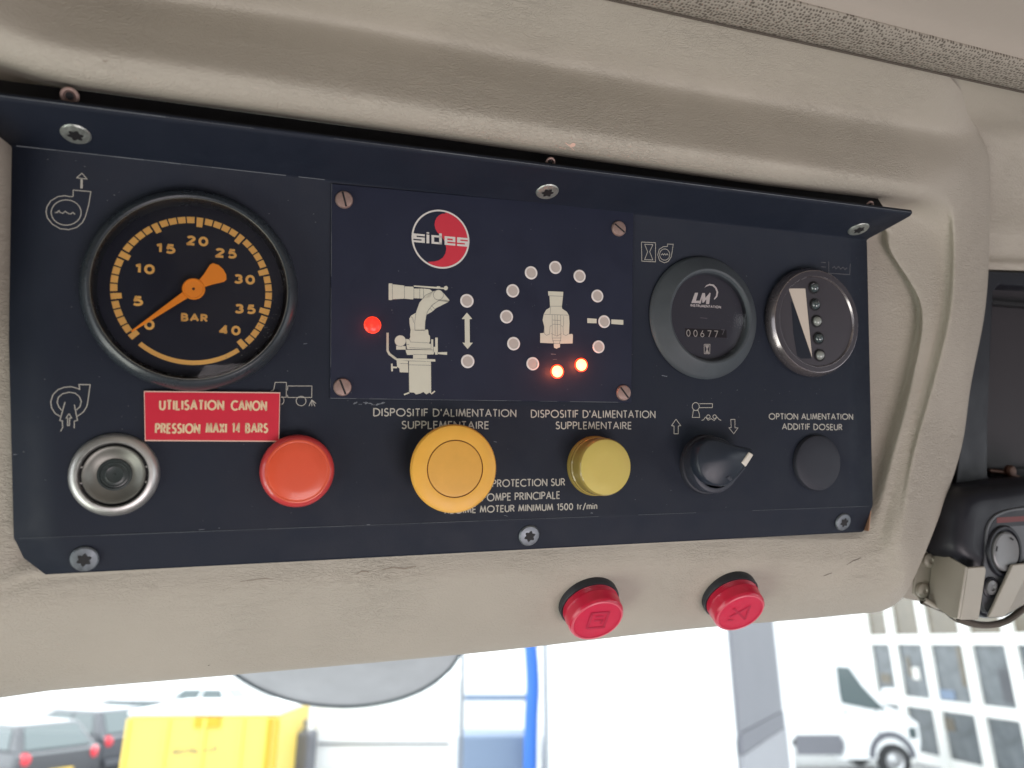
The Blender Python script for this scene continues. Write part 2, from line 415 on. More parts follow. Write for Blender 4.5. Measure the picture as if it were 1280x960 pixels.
def arc(cx, cy, rx, ry, a0, a1, n=14):
    return [(cx + rx * math.cos(R_(a0 + (a1 - a0) * i / n)), cy + ry * math.sin(R_(a0 + (a1 - a0) * i / n))) for i in range(n + 1)]
def crt(P, sub, T=.22):
    P = [np.array(p, float) for p in P]; n = len(P); out = []
    for i in range(n - 1):
        p1 = P[i]; p2 = P[i + 1]; p0 = P[i - 1] if i else p1; p3 = P[i + 2] if i + 2 < n else p2
        m1 = T * (p2 - p0); m2 = T * (p3 - p1)
        for k in range(sub):
            t = k / sub
            out.append((2 * t ** 3 - 3 * t * t + 1) * p1 + (t ** 3 - 2 * t * t + t) * m1 + (3 * t * t - 2 * t ** 3) * p2 + (t ** 3 - t * t) * m2)
    out.append(P[-1]); return out
def crm(P, sub, closed=False):
    """Catmull-Rom through P"""
    P = [np.array(p, float) for p in P]; n = len(P); out = []
    for i in range(n if closed else n - 1):
        p1 = P[i]; p2 = P[(i + 1) % n]
        p0 = P[i - 1] if (closed or i > 0) else 2 * p1 - p2
        p3 = P[(i + 2) % n] if (closed or i + 2 < n) else 2 * p2 - p1
        for k in range(sub):
            t = k / sub
            out.append(0.5 * ((2 * p1) + (-p0 + p2) * t + (2 * p0 - 5 * p1 + 4 * p2 - p3) * t * t + (-p0 + 3 * p1 - 3 * p2 + p3) * t ** 3))
    if not closed: out.append(P[-1])
    return out

# ------------------------------------------------------------------ single-line engraving alphabet (width, strokes)
G = {
 'A': (.72, [[(0, 0), (.36, 1), (.72, 0)], [(.13, .34), (.59, .34)]]),
 'B': (.50, [[(0, 0), (0, 1), (.2, 1)] + arc(.22, .76, .22, .24, 90, -90, 8) + [(0, .52)], [(.2, .52)] + arc(.24, .26, .26, .26, 90, -90, 8) + [(0, 0), (.2, 0)]]),
 'C': (.78, [arc(.5, .5, .5, .5, 48, 312, 18)]),
 'D': (.68, [[(0, 0), (0, 1), (.2, 1)] + arc(.2, .5, .48, .5, 90, -90, 14) + [(0, 0)]]),
 'E': (.42, [[(.42, 1), (0, 1), (0, 0), (.42, 0)], [(0, .52), (.40, .52)]]),
 'F': (.42, [[(.42, 1), (0, 1), (0, 0)], [(0, .52), (.38, .52)]]),
 'G': (.92, [arc(.5, .5, .5, .5, 45, 330, 18) + [(.97, .46), (.6, .46)]]),
 'I': (.06, [[(.03, 0), (.03, 1)]]),
 'L': (.40, [[(0, 1), (0, 0), (.40, 0)]]),
 'M': (.80, [[(0, 0), (.12, 1), (.40, .1), (.68, 1), (.80, 0)]]),
 'N': (.66, [[(0, 0), (0, 1), (.66, 0), (.66, 1)]]),
 'O': (.98, [arc(.49, .5, .49, .5, 0, 360, 26)]),
 'P': (.48, [[(0, 0), (0, 1), (.2, 1)] + arc(.22, .74, .26, .26, 90, -90, 10) + [(0, .48)]]),
 'R': (.52, [[(0, 0), (0, 1), (.2, 1)] + arc(.22, .75, .25, .25, 90, -90, 10) + [(0, .5)], [(.22, .5), (.52, 0)]]),
 'S': (.46, [arc(.24, .76, .2, .24, 40, 250, 10) + arc(.22, .26, .24, .26, 75, -150, 10)]),
 'T': (.50, [[(0, 1), (.50, 1)], [(.25, 1), (.25, 0)]]),
 'U': (.58, [[(0, 1), (0, .3)] + arc(.29, .29, .29, .29, 180, 360, 12) + [(.58, 1)]]),
 'V': (.66, [[(0, 1), (.33, 0), (.66, 1)]]),
 'X': (.58, [[(0, 0), (.58, 1)], [(0, 1), (.58, 0)]]),
 "'": (.04, [[(.04, 1.02), (.0, .74)]]),
 '/': (.40, [[(0, -.12), (.40, 1.05)]]),
 '1': (.22, [[(0, .84), (.22, 1), (.22, 0)]]),
 '4': (.52, [[(.38, 0), (.38, 1), (0, .28), (.52, .28)]]),
 '5': (.46, [[(.42, 1), (.12, 1), (.06, .58)] + arc(.20, .32, .26, .32, 110, -140, 12)]),
 '0': (.52, [arc(.26, .5, .26, .5, 0, 360, 22)]),
 '6': (.48, [[(.34, 1), (.06, .46)] + arc(.24, .28, .23, .28, 150, -210, 18)]),
 '7': (.44, [[(0, 1), (.44, 1), (.14, 0)]]),
 '2': (.46, [arc(.23, .76, .23, .24, 165, -25, 10) + [(0, 0), (.48, 0)]]),
 '3': (.46, [arc(.22, .76, .22, .24, 150, -80, 10), arc(.22, .27, .25, .27, 85, -150, 12)]),
 't': (.26, [[(.13, .92), (.13, 0)], [(0, .66), (.26, .66)]]),
 'r': (.24, [[(0, 0), (0, .68)], [(0, .46)] + arc(.18, .44, .18, .22, 160, 70, 5)]),
 'm': (.68, [[(0, 0), (0, .68)], [(0, .42)] + arc(.17, .45, .17, .22, 180, 0, 8) + [(.34, 0)], [(.34, .45)] + arc(.51, .45, .17, .22, 180, 0, 8) + [(.68, 0)]]),
 'i': (.05, [[(.02, 0), (.02, .66)], [(.02, .84), (.02, .93)]]),
 'n': (.36, [[(0, 0), (0, .68)], [(0, .44)] + arc(.18, .46, .18, .22, 180, 0, 8) + [(.36, 0)]]),
}
def write(mb, text, p0, p1, h, wd, w, sp=.2, wordsp=.42, squeeze=False):
    """engrave text with baseline from p0 to p1 (u, v), cap height h"""
    p0 = np.array(p0[:2]); p1 = np.array(p1[:2]); adv = 0; items = []
    for ch in text:
        if ch == ' ': adv += wordsp - sp * 0; continue
        g = G[ch]; items.append((adv, g)); adv += g[0] + sp
    adv -= sp
    L = np.linalg.norm(p1 - p0); ex = (p1 - p0) / L; ey = np.array([-ex[1], ex[0]]); kx = L / adv
    for x, (gw, st) in items:
        for s_ in st: mb.stroke([p0 + ex * ((x + a) * kx) + ey * (b * h) for a, b in s_], wd, w)
    return mb

# crop helper: traces in coordinates of an enlarged part of the photograph
def tr(pts, s, ox, oy, w): return [tuple(at(ox + x / s, oy + y / s, w)) for x, y in pts]

# =================================================================== SETTING
g = MB(); g.add([(-300, -60, 0), (300, -60, 0), (300, 400, 0), (-300, 400, 0)], [(0, 1, 2, 3)])
ground = g.build('ground', 'asphalt', mm=False); ground['kind'] = 'structure'
# cab: floor, rear wall, doors with window openings, header over the windscreen
def wbox(name, m, boxes):
    b = MB()
    for bx in boxes: b.box(*bx)
    o = b.build(name, m, mm=False, smooth=0); o['kind'] = 'structure'; return o
wbox('cab_floor', 'cabin', [(-1.0, 1.8, -1.4, 0.72, 1.70, 1.74)])
wbox('cab_rear_wall', 'cabin', [(-1.0, 1.8, -1.44, -1.40, 1.74, 3.5)])
wbox('cab_left_wall', 'cabin', [(-1.04, -1.0, -1.44, 0.72, 1.74, 2.35), (-1.04, -1.0, -1.44, -0.75, 2.35, 3.5), (-1.04, -1.0, 0.45, 0.72, 2.35, 3.5), (-1.04, -1.0, -0.75, 0.45, 3.12, 3.5)])
wbox('cab_right_wall', 'cabin', [(1.8, 1.84, -1.44, 0.72, 1.74, 2.35), (1.8, 1.84, -1.44, -0.85, 2.35, 3.5), (1.8, 1.84, 0.55, 0.72, 2.35, 3.5), (1.8, 1.84, -0.85, 0.55, 3.12, 3.5)])
wbox('cab_roof', 'cabin', [(-1.04, 1.84, -1.44, 0.74, 3.5, 3.53), (-1.0, 1.8, 0.62, 0.72, 3.13, 3.5), (-1.0, 1.8, 0.62, 0.72, 1.74, 2.25)])

# =================================================================== OVERHEAD CONSOLE
console = thing('overhead_console', 'beige leather-grained moulded overhead housing that frames the black control panel', 'overhead console', PM)
LO = [
 # A hidden behind the panel
 [(60,225,-6),(100,228,-12),(400,240,-14),(700,275,-14),(950,305,-14),(1040,315,-14),(1060,320,-14),(1062,345,-14),(1070,440,-14),(1074,520,-14),(1075,590,-14),(1074,615,-14),(1068,622,-14),(1050,625,-14),(850,632,-14),(600,640,-14),(300,640,-14),(100,645,-14),(60,640,-6),(50,430,-5)],
 [(-60,170,-9),(100,175,-9),(400,208,-9),(700,240,-9),(950,270,-9),(1060,284,-8),(1098,288,-9.5),(1108,315,-10.5),(1144,386,-10.5),(1129,480,-10.5),(1102,575,-10.5),(1083,640,-9.5),(1070,660,-9),(1040,668,-8),(850,672,-7),(600,686,-7),(300,700,-7),(60,708,-7),(-40,710,-7),(-50,430,-8)],
 [(-90,150,-7),(100,150,-7),(400,186,-7),(700,222,-7),(950,256,-6),(1075,277,-3),(1109,286,-4.5),(1117,315,-5.0),(1153,387,-5.0),(1140,480,-5.0),(1115,575,-5.0),(1098,640,-6),(1086,668,-6.5),(1055,675,-7),(850,679,-7),(600,692,-7),(300,708,-7),(60,722,-8),(-60,730,-8),(-60,430,-6)],
 [(-120,92,-4),(100,118,-4),(400,157,-3),(700,200,-3),(950,236,-2),(1096,256,-2),(1146,274,-3),(1168,300,-5),(1176,385,-5),(1153,480,-5),(1125,575,-5),(1106,650,-5),(1092,678,-6),(1055,685,-7),(850,688,-7),(600,701,-7),(300,716,-7.5),(60,736,-8),(-80,750,-8),(-80,430,0)],
 [(-300,30,24),(100,101,24),(400,144,24),(700,187,23),(950,224,20),(1128,246,14),(1174,260,5),(1186,294,-2),(1184,385,-3),(1162,480,-3.4),(1136,575,-3.8),(1116,665,-2),(1100,695,-5),(1055,704,-7),(850,706,-8),(600,722,-8),(300,738,-9),(60,762,-10),(-300,795,-10),(-100,430,8)],
 [(-150,32,31),(100,64,31),(400,110,31),(700,161,30),(950,200,28),(1140,230,20),(1186,247,9),(1194,292,1),(1191,385,-.5),(1169,480,-1.2),(1143,575,-2),(1126,680,-1),(1108,715,-7),(1055,730,-11),(850,738,-15),(600,755,-16),(300,778,-18),(60,805,-20),(-400,845,-20),(-120,430,12)],
 [(-150,-30,30),(100,25,24),(400,70,24),(700,122,23),(950,165,21),(1160,205,17),(1212,220,6),(1214,290,-4),(1211,385,-6),(1189,480,-7),(1166,575,-8),(1140,695,-4),(1116,740,-12),(1055,752,-19),(850,768,-24),(600,790,-26),(300,816,-29),(60,845,-31),(-450,890,-31),(-150,430,12)],
 [(-200,-100,30),(100,-20,15),(400,26,15),(700,82,14),(950,127,13),(1172,166,11),(1231,184,-2),(1236,290,-14),(1231,385,-16),(1213,480,-17),(1197,574,-19),(1150,705,-12),(1116,757,-22),(1050,769,-29),(850,787,-34),(600,815,-36),(300,842,-38),(60,863,-40),(-500,915,-40),(-170,430,5)],
 [(-200,-150,27),(100,-62,27),(400,-18,27),(700,40,26),(950,86,25),(1174,134,21),(1232,185,-9),(1234,290,-24),(1229,385,-26),(1211,480,-28),(1195,574,-30),(1148,704,-26),(1114,755,-34),(1050,767,-40),(850,785,-46),(600,812,-48),(300,839,-50),(60,860,-52),(-480,912,-52),(-175,430,-20)],
 [(-200,-260,46),(100,-155,46),(400,-85,45),(700,-20,44),(950,34,43),(1172,84,40),(1229,190,-16),(1230,290,-40),(1225,385,-45),(1207,480,-48),(1188,574,-52),(1140,700,-60),(1108,746,-68),(1050,757,-74),(850,774,-80),(600,800,-82),(300,826,-84),(60,846,-86),(-460,890,-86),(-180,430,-50)],
]
ctl = [[at(*p) for p in L] for L in LO]
loops = [crm(L, 7, closed=True) for L in ctl]
cols = list(zip(*loops)); fine = [crt(c, 7, .36) for c in cols]      # fine[j][i]
rows = [[fine[j][i] for j in range(len(fine))] for i in range(len(fine[0]))]
sh = MB().grid(rows, closed=True, flip=False)
shell = sh.build('shell', 'shell', console, smooth=60)
bvh = BVHTree.FromPolygons([Vector(v) for v in sh.v], sh.f)
def hit(px, py):
    o = Vector(CAMO); d = (Vector(at(px, py, 0)) - o).normalized()
    p, n, i, dist = bvh.ray_cast(o, d)
    if n.dot(d) > 0: n = -n
    return np.array(p), np.array(n)

def sq_block(pts, n=1): return pts
# wing of trim right of the housing, above the radio
wing_rows = []
for (yl, yr, w) in ((20, 160, 60), (75, 140, 38), (135, 165, 14), (165, 190, -3), (240, 245, -17), (285, 292, -19), (298, 304, -21), (318, 324, -24), (328, 334, -22.5), (335, 342, -24), (336, 343, -27), (336, 343, -50)):
    r = []
    for k in range(9):
        xs_ = 1140 if yl < 170 else 1208
        x = xs_ + k * (1430 - xs_) / 8
        yy = yl + (yr - yl) * k / 8
        if w == 60: yy = 0 + (x - 780) * .224 - 10
        if w == 39: yy = (x - 780) * .224 - 2; 
        r.append(at(x, yy, w if w != 60 else 50))
    wing_rows.append(r)
wr = list(zip(*[crm(list(c), 4) for c in zip(*wing_rows)]))
MB().grid([list(r) for r in wr]).build('side_trim', 'shell', console, smooth=60)
# brown-grey backing behind, between housing and radio
bk = [at(x, y, -62) for x, y in ((1120, 330), (1420, 330), (1420, 730), (1150, 752), (1105, 742))]
MB().prism([p[:2] for p in bk], -70, -62).build('backing_panel', 'shell', console)
# screw holes of the housing just above the flange
for (px, py, r) in ((87, 120, 2.3), (688, 203, 1.7), (1087, 257, 1.8), (716, 181, 1.0)):
    p, n = hit(px, py)
    if py != 181: p = at(px, py, 15.5); n = np.array([0, -.5, .866])
    if py == 181:
        MB().lathe([(r, .08), (r * .5, .12), (0, .1)], 12, p, n).build('paint_speck', 'labeledge', console, p)
        continue
    o = MB().lathe([(r * 1.15, .02), (r, .3), (r * .75, .3), (r * .6, -.5), (0, -.9)], 24, p, n).build('screw', 'screwcu', console, p)
    MB().lathe([(r * .5, .05), (0, .05)], 12, p + n * .01, n).build('socket', 'hole', o, p)
# two round red warning lamps on the lower lip
def red_lamp(px, py, h, text):
    p, n = hit(px, py)
    n = n / np.linalg.norm(n)
    c = MB().lathe([(12.6, -2.5), (12.6, 2.2), (12.2, 2.8), (11.0, 2.8)], 48, p, n).build('warning_lamp', 'collar', console, p)
    lab(c, text)
    prof = [(11.6, 2.6), (11.8, 3.2), (11.2, 3.6), (11.8, 4.0), (11.2, 4.4), (11.8, 4.8), (11.2, 5.2), (11.8, 5.6), (11.45, 6.2), (11.6, h - 1.6), (11.2, h - .6), (10.3, h)]
    MB().lathe(prof, 64, p, n).build('lens', 'reddome', c, p)
    MB().lathe([(11.0, h - .75), (10.75, h - .15), (10.35, h + .08), (9.95, h - .1)], 64, p, n).build('pale_rim', 'redrim', c, p)  # pale ring paints the bright edge of the translucent lens
    MB().lathe([(10.3, h), (9.9, h - .35), (5, h - .2), (0, h - .15)], 64, p, n).build('lens_face', 'redface', c, p)
    return c, p, n
l1, p1_, n1_ = red_lamp(735, 750, 11.0, 'translucent pink red lamp with a square emblem, left of the pair on the lip')
l2, p2_, n2_ = red_lamp(911, 742, 11.0, 'translucent pink red lamp with a crossed emblem, right of the pair on the lip')
def on_lamp(parent, p, n, h, polys):
    Z = n; X = np.array([1, 0, 0.]); X = X - Z * (X @ Z); X /= np.linalg.norm(X); Y = np.cross(Z, X)
    m = MB(); f = MB()
    for pts, wd, cl in polys: f.stroke(pts, wd, 0, cl)
    m.add([p + X * v[0] + Y * v[1] + Z * (h + .02) for v in f.v], f.f)
    m.build('emblem', 'lampmark', parent, p)
on_lamp(l1, p1_, n1_, 11.0, [([(-3.5, -4), (3.8, -4), (3.8, 4.5), (-3.5, 4.5)], 1.1, True), ([(-1.5, 2.4), (2, 2.4)], .8, False), ([(-1.5, .3), (2, .3), (2, -2)], .9, False)])
on_lamp(l2, p2_, n2_, 11.0, [([(-4.5, 3.2), (3.8, -4)], 1.0, False), ([(-4.5, -2), (-1, .5), (3, 4), (3.8, -4)], .9, False), ([(-4.5, -4), (-2, -4.2)], 1.0, False)])

def scuff(pts, wd, m, text=None):
    P = [hit(x, y) for x, y in pts]; L, Rr = [], []
    for i, (p, n) in enumerate(P):
        a = P[max(0, i - 1)][0]; b = P[min(len(P) - 1, i + 1)][0]; d = b - a; t = np.cross(n, d); t /= np.linalg.norm(t)
        k = wd * (.25 if i in (0, len(P) - 1) else .5)
        L.append(p + t * k + n * .09); Rr.append(p - t * k + n * .09)
    return MB().grid([Rr, L]).build('scuff_mark', m, console, tuple(P[0][0]), smooth=0)
for pts, wd, m in (([(1058, 706), (1066, 701), (1072, 699), (1076, 697)], .35, 'rubber'), ([(1029, 720), (1034, 718), (1040, 716)], .4, 'rubber'), ([(1072, 766), (1074, 765)], .6, 'rubber'),
                   ([(694, 188), (700, 184), (706, 186), (712, 180)], .5, 'labeledge'), ([(706, 178), (712, 182), (718, 188)], .4, 'labeledge'), ([(260, 832), (262, 831)], .6, 'rubber'),
                   ([(478, 712), (492, 709), (505, 711), (520, 708)], .5, 'scuffbrown'), ([(445, 718), (452, 714), (461, 715)], .5, 'scuffbrown'), ([(300, 727), (330, 723), (342, 724)], .3, 'scuffbrown'), ([(128, 75), (131, 77), (135, 76)], .5, 'scuffbrown')):
    scuff(pts, wd, m)

# =================================================================== HEADLINER
strip = MB()
def seam(x): return (x - 780) * .224
def upper(x): return (x - 980) * .257
XS = list(range(-200, 1501, 85))
ra = [at(x, seam(x) + 5, 40) for x in XS]; rb = [at(x, seam(x) + 1, 47) for x in XS]; rc = [at(x, (seam(x) * .55 + upper(x) * .45), 56) for x in XS]; rd = [at(x, upper(x), 62) for x in XS]; re = [at(x, upper(x) - 6, 60) for x in XS]
so = strip.grid([list(r) for r in zip(*[crm(list(c), 4) for c in zip(ra, rb, rc, rd, re)])]).build('fabric_trim_strip', 'fabric', mm=True, smooth=60)
so.matrix_world = PM; so['label'] = 'grey beige perforated fabric strip running along the ceiling seam above the housing'; so['category'] = 'trim strip'
hd = [at(x, upper(x) + 1, 61) for x in XS]
rowsh = [hd] + [[p + np.array(o) for p in hd] for o in ((0, 6, 9), (0, 14, 40), (0, 26, 110), (0, 40, 260), (0, 48, 500), (0, 20, 900), (0, -60, 1500))]
ho = MB().grid([list(r) for r in zip(*[crm(list(c), 4) for c in zip(*rowsh)])]).build('ceiling', 'liner', smooth=60)
ho.matrix_world = PM; ho['kind'] = 'structure'

def _seam():
    P = [at(x, seam(x) + 3.5, 46.2) for x in XS]; b = MB(); rows_ = []
    for p in crm(P, 4): rows_.append([p + np.array([0, math.cos(2 * math.pi * k / 8), math.sin(2 * math.pi * k / 8)]) * .45 for k in range(8)])
    return b.grid(rows_, closed=True).build('seam_shade_line', 'rubber', console)  # dark line put in for the shade under the strip's overhang
_seam()
# =================================================================== CONTROL PANEL
cp = thing('control_panel', 'black steel instrument panel with gauges, buttons and lit lamps set in the beige housing', 'control panel', PM)
E_ = .06
# bent sheet: top flange, face, bottom flange
prof = [(77.4, 20.6, -174, 176.0), (76.6, 18.6, -174, 177.0), (73.0, 9.5, -170, 173.6), (70.4, 1.2, -165.3, 171.2), (69.9, .35, -164.6, 171), (69.4, 0, -164.4, 170.9), (10, 0, -163.0, 170.9), (-50.3, 0, -159.5, 170.9),
        (-50.9, -.1, -159.3, 170.9), (-51.6, -.45, -159.0, 170.8), (-57.0, -2.4, -157.2, 170.3), (-61.8, -3.8, -152.4, 169.6), (-62.6, -4.1, -151.6, 168.6)]
sheet = MB()
us = np.linspace(0, 1, 25)
sheet.grid([[(a + (b - a) * t, v, w) for t in us] for v, w, a, b in prof], flip=True)
face = sheet.build('bent_panel_sheet', 'panel', cp, smooth=50, solid=1.4)
# left side cheek: sheet edge visible at the right
MB().box(170.95, 171.3, -50.0, 69.2, -1.4, -.2).build('side_edge', 'flange', cp)
MB().prism([(169.5, -61.9), (170.0, -61.4), (171.3, -52.8), (171.0, -52.8)], -4.4, -1.2).build('worn_corner', 'worn', cp)
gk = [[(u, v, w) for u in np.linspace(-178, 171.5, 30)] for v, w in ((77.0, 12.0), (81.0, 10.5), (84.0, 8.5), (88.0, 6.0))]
MB().grid(gk).build('gap_shade_strip', 'hole', cp, (0, 80, 10))  # dark strip put in for the shade between flange and lip
def edge_lines(name, p0, p1, wd, seed, ny=0.0):  # broken pale lines: worn paint together with painted edge highlights
    q_ = random.Random(seed); mb = MB(); p0 = np.array(p0); p1 = np.array(p1); t = 0
    L = p1 - p0; y = np.array([0, .8, .6]) 
    while t < 1:
        d = q_.uniform(.02, .09); t1 = min(1, t + d); k = wd * q_.uniform(.35, 1.0)
        if q_.random() < .86:
            a = p0 + L * t; b = p0 + L * t1
            mb.add([a - y * k / 2, b - y * k / 2, b + y * k / 2, a + y * k / 2], [(0, 1, 2, 3)])
        t = t1
    o = mb.build(name, 'wearglint', cp, tuple((p0 + p1) / 2), smooth=0); o['kind'] = 'stuff'
edge_lines('edge_wear_glint', (-173, 77.42, 20.75), (175, 77.42, 20.75), .28, 1)
edge_lines('edge_wear_glint', (-163, 70.0, .62), (-70, 70.0, .62), .35, 2)
edge_lines('edge_wear_glint', (-158, -50.62, .10), (169, -50.62, .10), .22, 4)  # pale line also draws the highlight of the bottom fold
# legend plate
lp = [at(414, 230, 0), at(791, 264, 0), at(788.5, 503.5, 0), at(412.5, 498.3, 0)]
legend = lab(MB().prism([(p[0], p[1]) for p in lp], .0, .75, .22).build('legend_plate', 'plate', cp, np.array([*lp[3][:2], 0])), 'thin dark engraved plate with cannon drawings and indicator lights')
W = .75 + E_
edge_lines('edge_wear_glint', (lp[3][0] + .1, lp[3][1] + .12, .72), (lp[2][0] - .1, lp[2][1] + .12, .72), .26, 6)  # pale line paints the lit bevel at the plate's lower edge
_v = MB(); _q = random.Random(8); _t = 0.0
while _t < 1:
    _d = _q.uniform(.03, .12); _e = min(1, _t + _d)
    if _q.random() < .85:
        a_ = np.array(lp[0]) * _t + np.array(lp[3]) * (1 - _t); b_ = np.array(lp[0]) * _e + np.array(lp[3]) * (1 - _e); k = _q.uniform(.08, .2)
        _v.add([(a_[0] + .05, a_[1], .72), (a_[0] + .05 + k, a_[1], .74), (b_[0] + .05 + k, b_[1], .74), (b_[0] + .05, b_[1], .72)], [(0, 1, 2, 3)])
    _t = _e
_o = _v.build('edge_wear_glint', 'wearglint', cp, tuple(lp[3]), smooth=0); _o['kind'] = 'stuff'  # light on the plate's left bevel drawn as a pale line
# screws
def screw(px, py, r, m, ang, kind, parent=cp, w=0.0, tilt=None, text=None):
    c = at(px, py, w); ax = tilt if tilt is not None else (0, 0, 1)
    o = MB().lathe([(r, 0), (r, .5), (r * .9, .95), (r * .6, 1.15), (0, 1.2)], 32, c, ax).build('screw', m, parent, c)
    Z = np.array(ax, float); Z /= np.linalg.norm(Z); X = np.array([1., 0, 0]); Y = np.cross(Z, X)
    ca, sa = math.cos(R_(ang)), math.sin(R_(ang))
    ex = X * ca + Y * sa; ey = -X * sa + Y * ca
    sl = MB()
    if kind == 'slot':
        L = r * .86; q = [(-L, -.32), (L, -.32), (L, .32), (-L, .32)]
        sl.add([c + ex * a + ey * b + Z * 1.24 for a, b in q], [(0, 1, 2, 3)])
        sl.build('slot', 'hole', o, c)
    else:
        pts = []
        for k in range(24):
            a = 2 * math.pi * k / 24; rr = r * (.46 + .10 * math.cos(6 * a)); pts.append(c + ex * rr * math.cos(a) + ey * rr * math.sin(a) + Z * 1.235)
        sl.add(pts, [tuple(range(24))]); sl.build('socket', 'hole', o, c)
    if text: lab(o, text)
    return o
for px, py, r, ang in ((430, 250, 3.1, -75), (773, 286, 3.1, -35), (428, 484, 3.1, -68), (779, 491, 3.1, -50)):
    screw(px, py, r, 'screwcu', ang, 'slot', w=.75)
bt = (0, -.26, .966)
for px, py, r in ((106, 698, 4.1), (661, 669, 4.1), (1053, 652, 4.0)):
    screw(px, py, r, 'screwdk' , 20, 'star', w=-2.2, tilt=bt)
tf = (0, -.93, .37)
for px, py, r in ((95, 166, 4.3), (684, 238, 4.4), (1073, 285, 4.6)):
    # find height on the flange so that it sits on it
    best = min(np.linspace(0, 20, 81), key=lambda w: abs(at(px, py, w)[1] - (70.2 + (w - 0) * .355)))
    screw(px, py, r, 'screwzn', 10, 'star', w=best, tilt=tf)

def art(name, strokes, wd, crop, m='print', polys=(), parent=cp, w=E_, text=None):
    mb = MB()
    for st in strokes:
        cl = st[0] == 'c'; pts = st[1:] if cl else st
        mb.stroke(tr(pts, *crop, w), wd, w, cl)
    for pl in polys: mb.flat(tr(pl, *crop, w), w)
    c = np.mean(np.array(mb.v), axis=0)
    o = mb.build(name, m, parent, c, smooth=0)
    if text: lab(o, text)
    return o
# pump with upward arrow
C1 = (9.6, 40, 200)
pump_out = [(493, 440), (440, 437), (390, 428), (310, 440), (225, 490), (180, 560), (168, 625), (185, 695), (245, 770), (340, 825), (440, 835), (535, 810), (605, 750), (640, 680), (680, 540), (706, 380), (495, 360)]
art('pump_symbol', [['c'] + pump_out, ['c'] + arc(410, 630, 180, 152, 0, 345, 24), [(275, 632), (305, 628), (325, 605), (335, 628), (370, 640), (400, 615), (430, 640), (465, 648), (490, 628), (515, 652)],
    ['c', (600, 158), (535, 214), (660, 228)], [(588, 230), (585, 340)], [(604, 230), (604, 340)], [(596, 230), (595, 340)]], .24, C1, text='outline pump symbol with upward arrow and waves')
C2 = (12, 50, 470)
art('pump_symbol', [[(300, 605), (225, 560), (175, 480), (160, 390), (195, 280), (270, 205), (360, 170), (470, 160), (540, 180), (597, 200), (585, 128), (752, 130), (715, 400), (700, 460), (650, 540), (560, 605)],
    [(325, 515), (280, 460), (258, 395), (275, 320), (340, 265), (440, 243), (530, 258), (590, 310), (620, 380), (600, 460), (545, 510)],
    [(375, 390), (298, 668), (335, 672), (340, 770), (310, 830)], [(515, 430), (562, 668), (515, 675), (512, 785)],
    ['c', (435, 565), (390, 630), (415, 632), (412, 742), (440, 742), (445, 632), (475, 630)]], .24, C2, text='outline pump symbol with inlet pipe and small arrow')
C3 = (18.29, 330, 470)
art('truck_symbol', [[(150, 345), (220, 320), (255, 145), (510, 145), (510, 485), (390, 488)], [(535, 330), (545, 228), (1095, 228), (1090, 490), (545, 490), (535, 430)], ['c'] + arc(848, 572, 112, 108, 0, 345, 22),
    arc(390, 560, 65, 92, 80, -80, 8), [(1090, 545), (1030, 690)], [(1090, 545), (1095, 690)], [(1095, 545), (1165, 695)], [(1095, 545), (1188, 630)]], .22, C3, text='outline truck symbol with spray behind it')
C4 = (4.267, 780, 280)
art('hourglass_pump_symbol', [['c', (93, 96), (168, 100), (168, 202), (95, 198)], ['c', (110, 108), (154, 110), (137, 148), (154, 192), (110, 190), (126, 148)],
    [(232, 120), (232, 107), (263, 108), (252, 175), (235, 200), (215, 207), (190, 195), (180, 165), (188, 135), (210, 121), (232, 120)], ['c'] + arc(217, 163, 27, 30, 0, 345, 20),
    [(198, 166), (206, 158), (211, 166), (217, 158), (223, 166), (230, 158), (236, 168)]], .23, C4, text='hourglass beside small pump symbol')
art('tank_symbol', [[(1092, 200), (1092, 262), (1204, 270), (1207, 212)], [(1110, 236), (1122, 226), (1130, 240), (1145, 226), (1155, 241), (1168, 230), (1178, 243), (1190, 234)], [(1052, 204), (1076, 206)], [(1052, 228), (1076, 230)]], .25, C4, 'printdim', text='faint tank symbol with waves')
C5 = (6.857, 830, 490)
art('float_cannon_symbol', [['c'] + arc(272, 124, 30, 34, 0, 345, 18), [(304, 100), (416, 100), (414, 134), (304, 134)], ['c', (252, 158), (242, 218), (305, 218), (302, 185), (292, 158)],
    [(322, 243), (340, 238), (355, 214), (378, 242), (405, 228), (430, 244), (455, 214), (472, 236), (490, 243)], ['c'] + arc(380, 212, 15, 16, 0, 345, 14), ['c'] + arc(434, 212, 15, 16, 0, 345, 14)], .27, C5, text='nozzle above waves symbol')
art('up_arrow_symbol', [['c', (103, 233), (65, 288), (86, 292), (86, 358), (122, 358), (122, 292), (143, 288)]], .27, C5, text='outline arrow pointing up')
art('down_arrow_symbol', [['c', (572, 235), (608, 235), (608, 306), (634, 308), (598, 358), (556, 306), (576, 305)]], .27, C5, text='outline arrow pointing down')
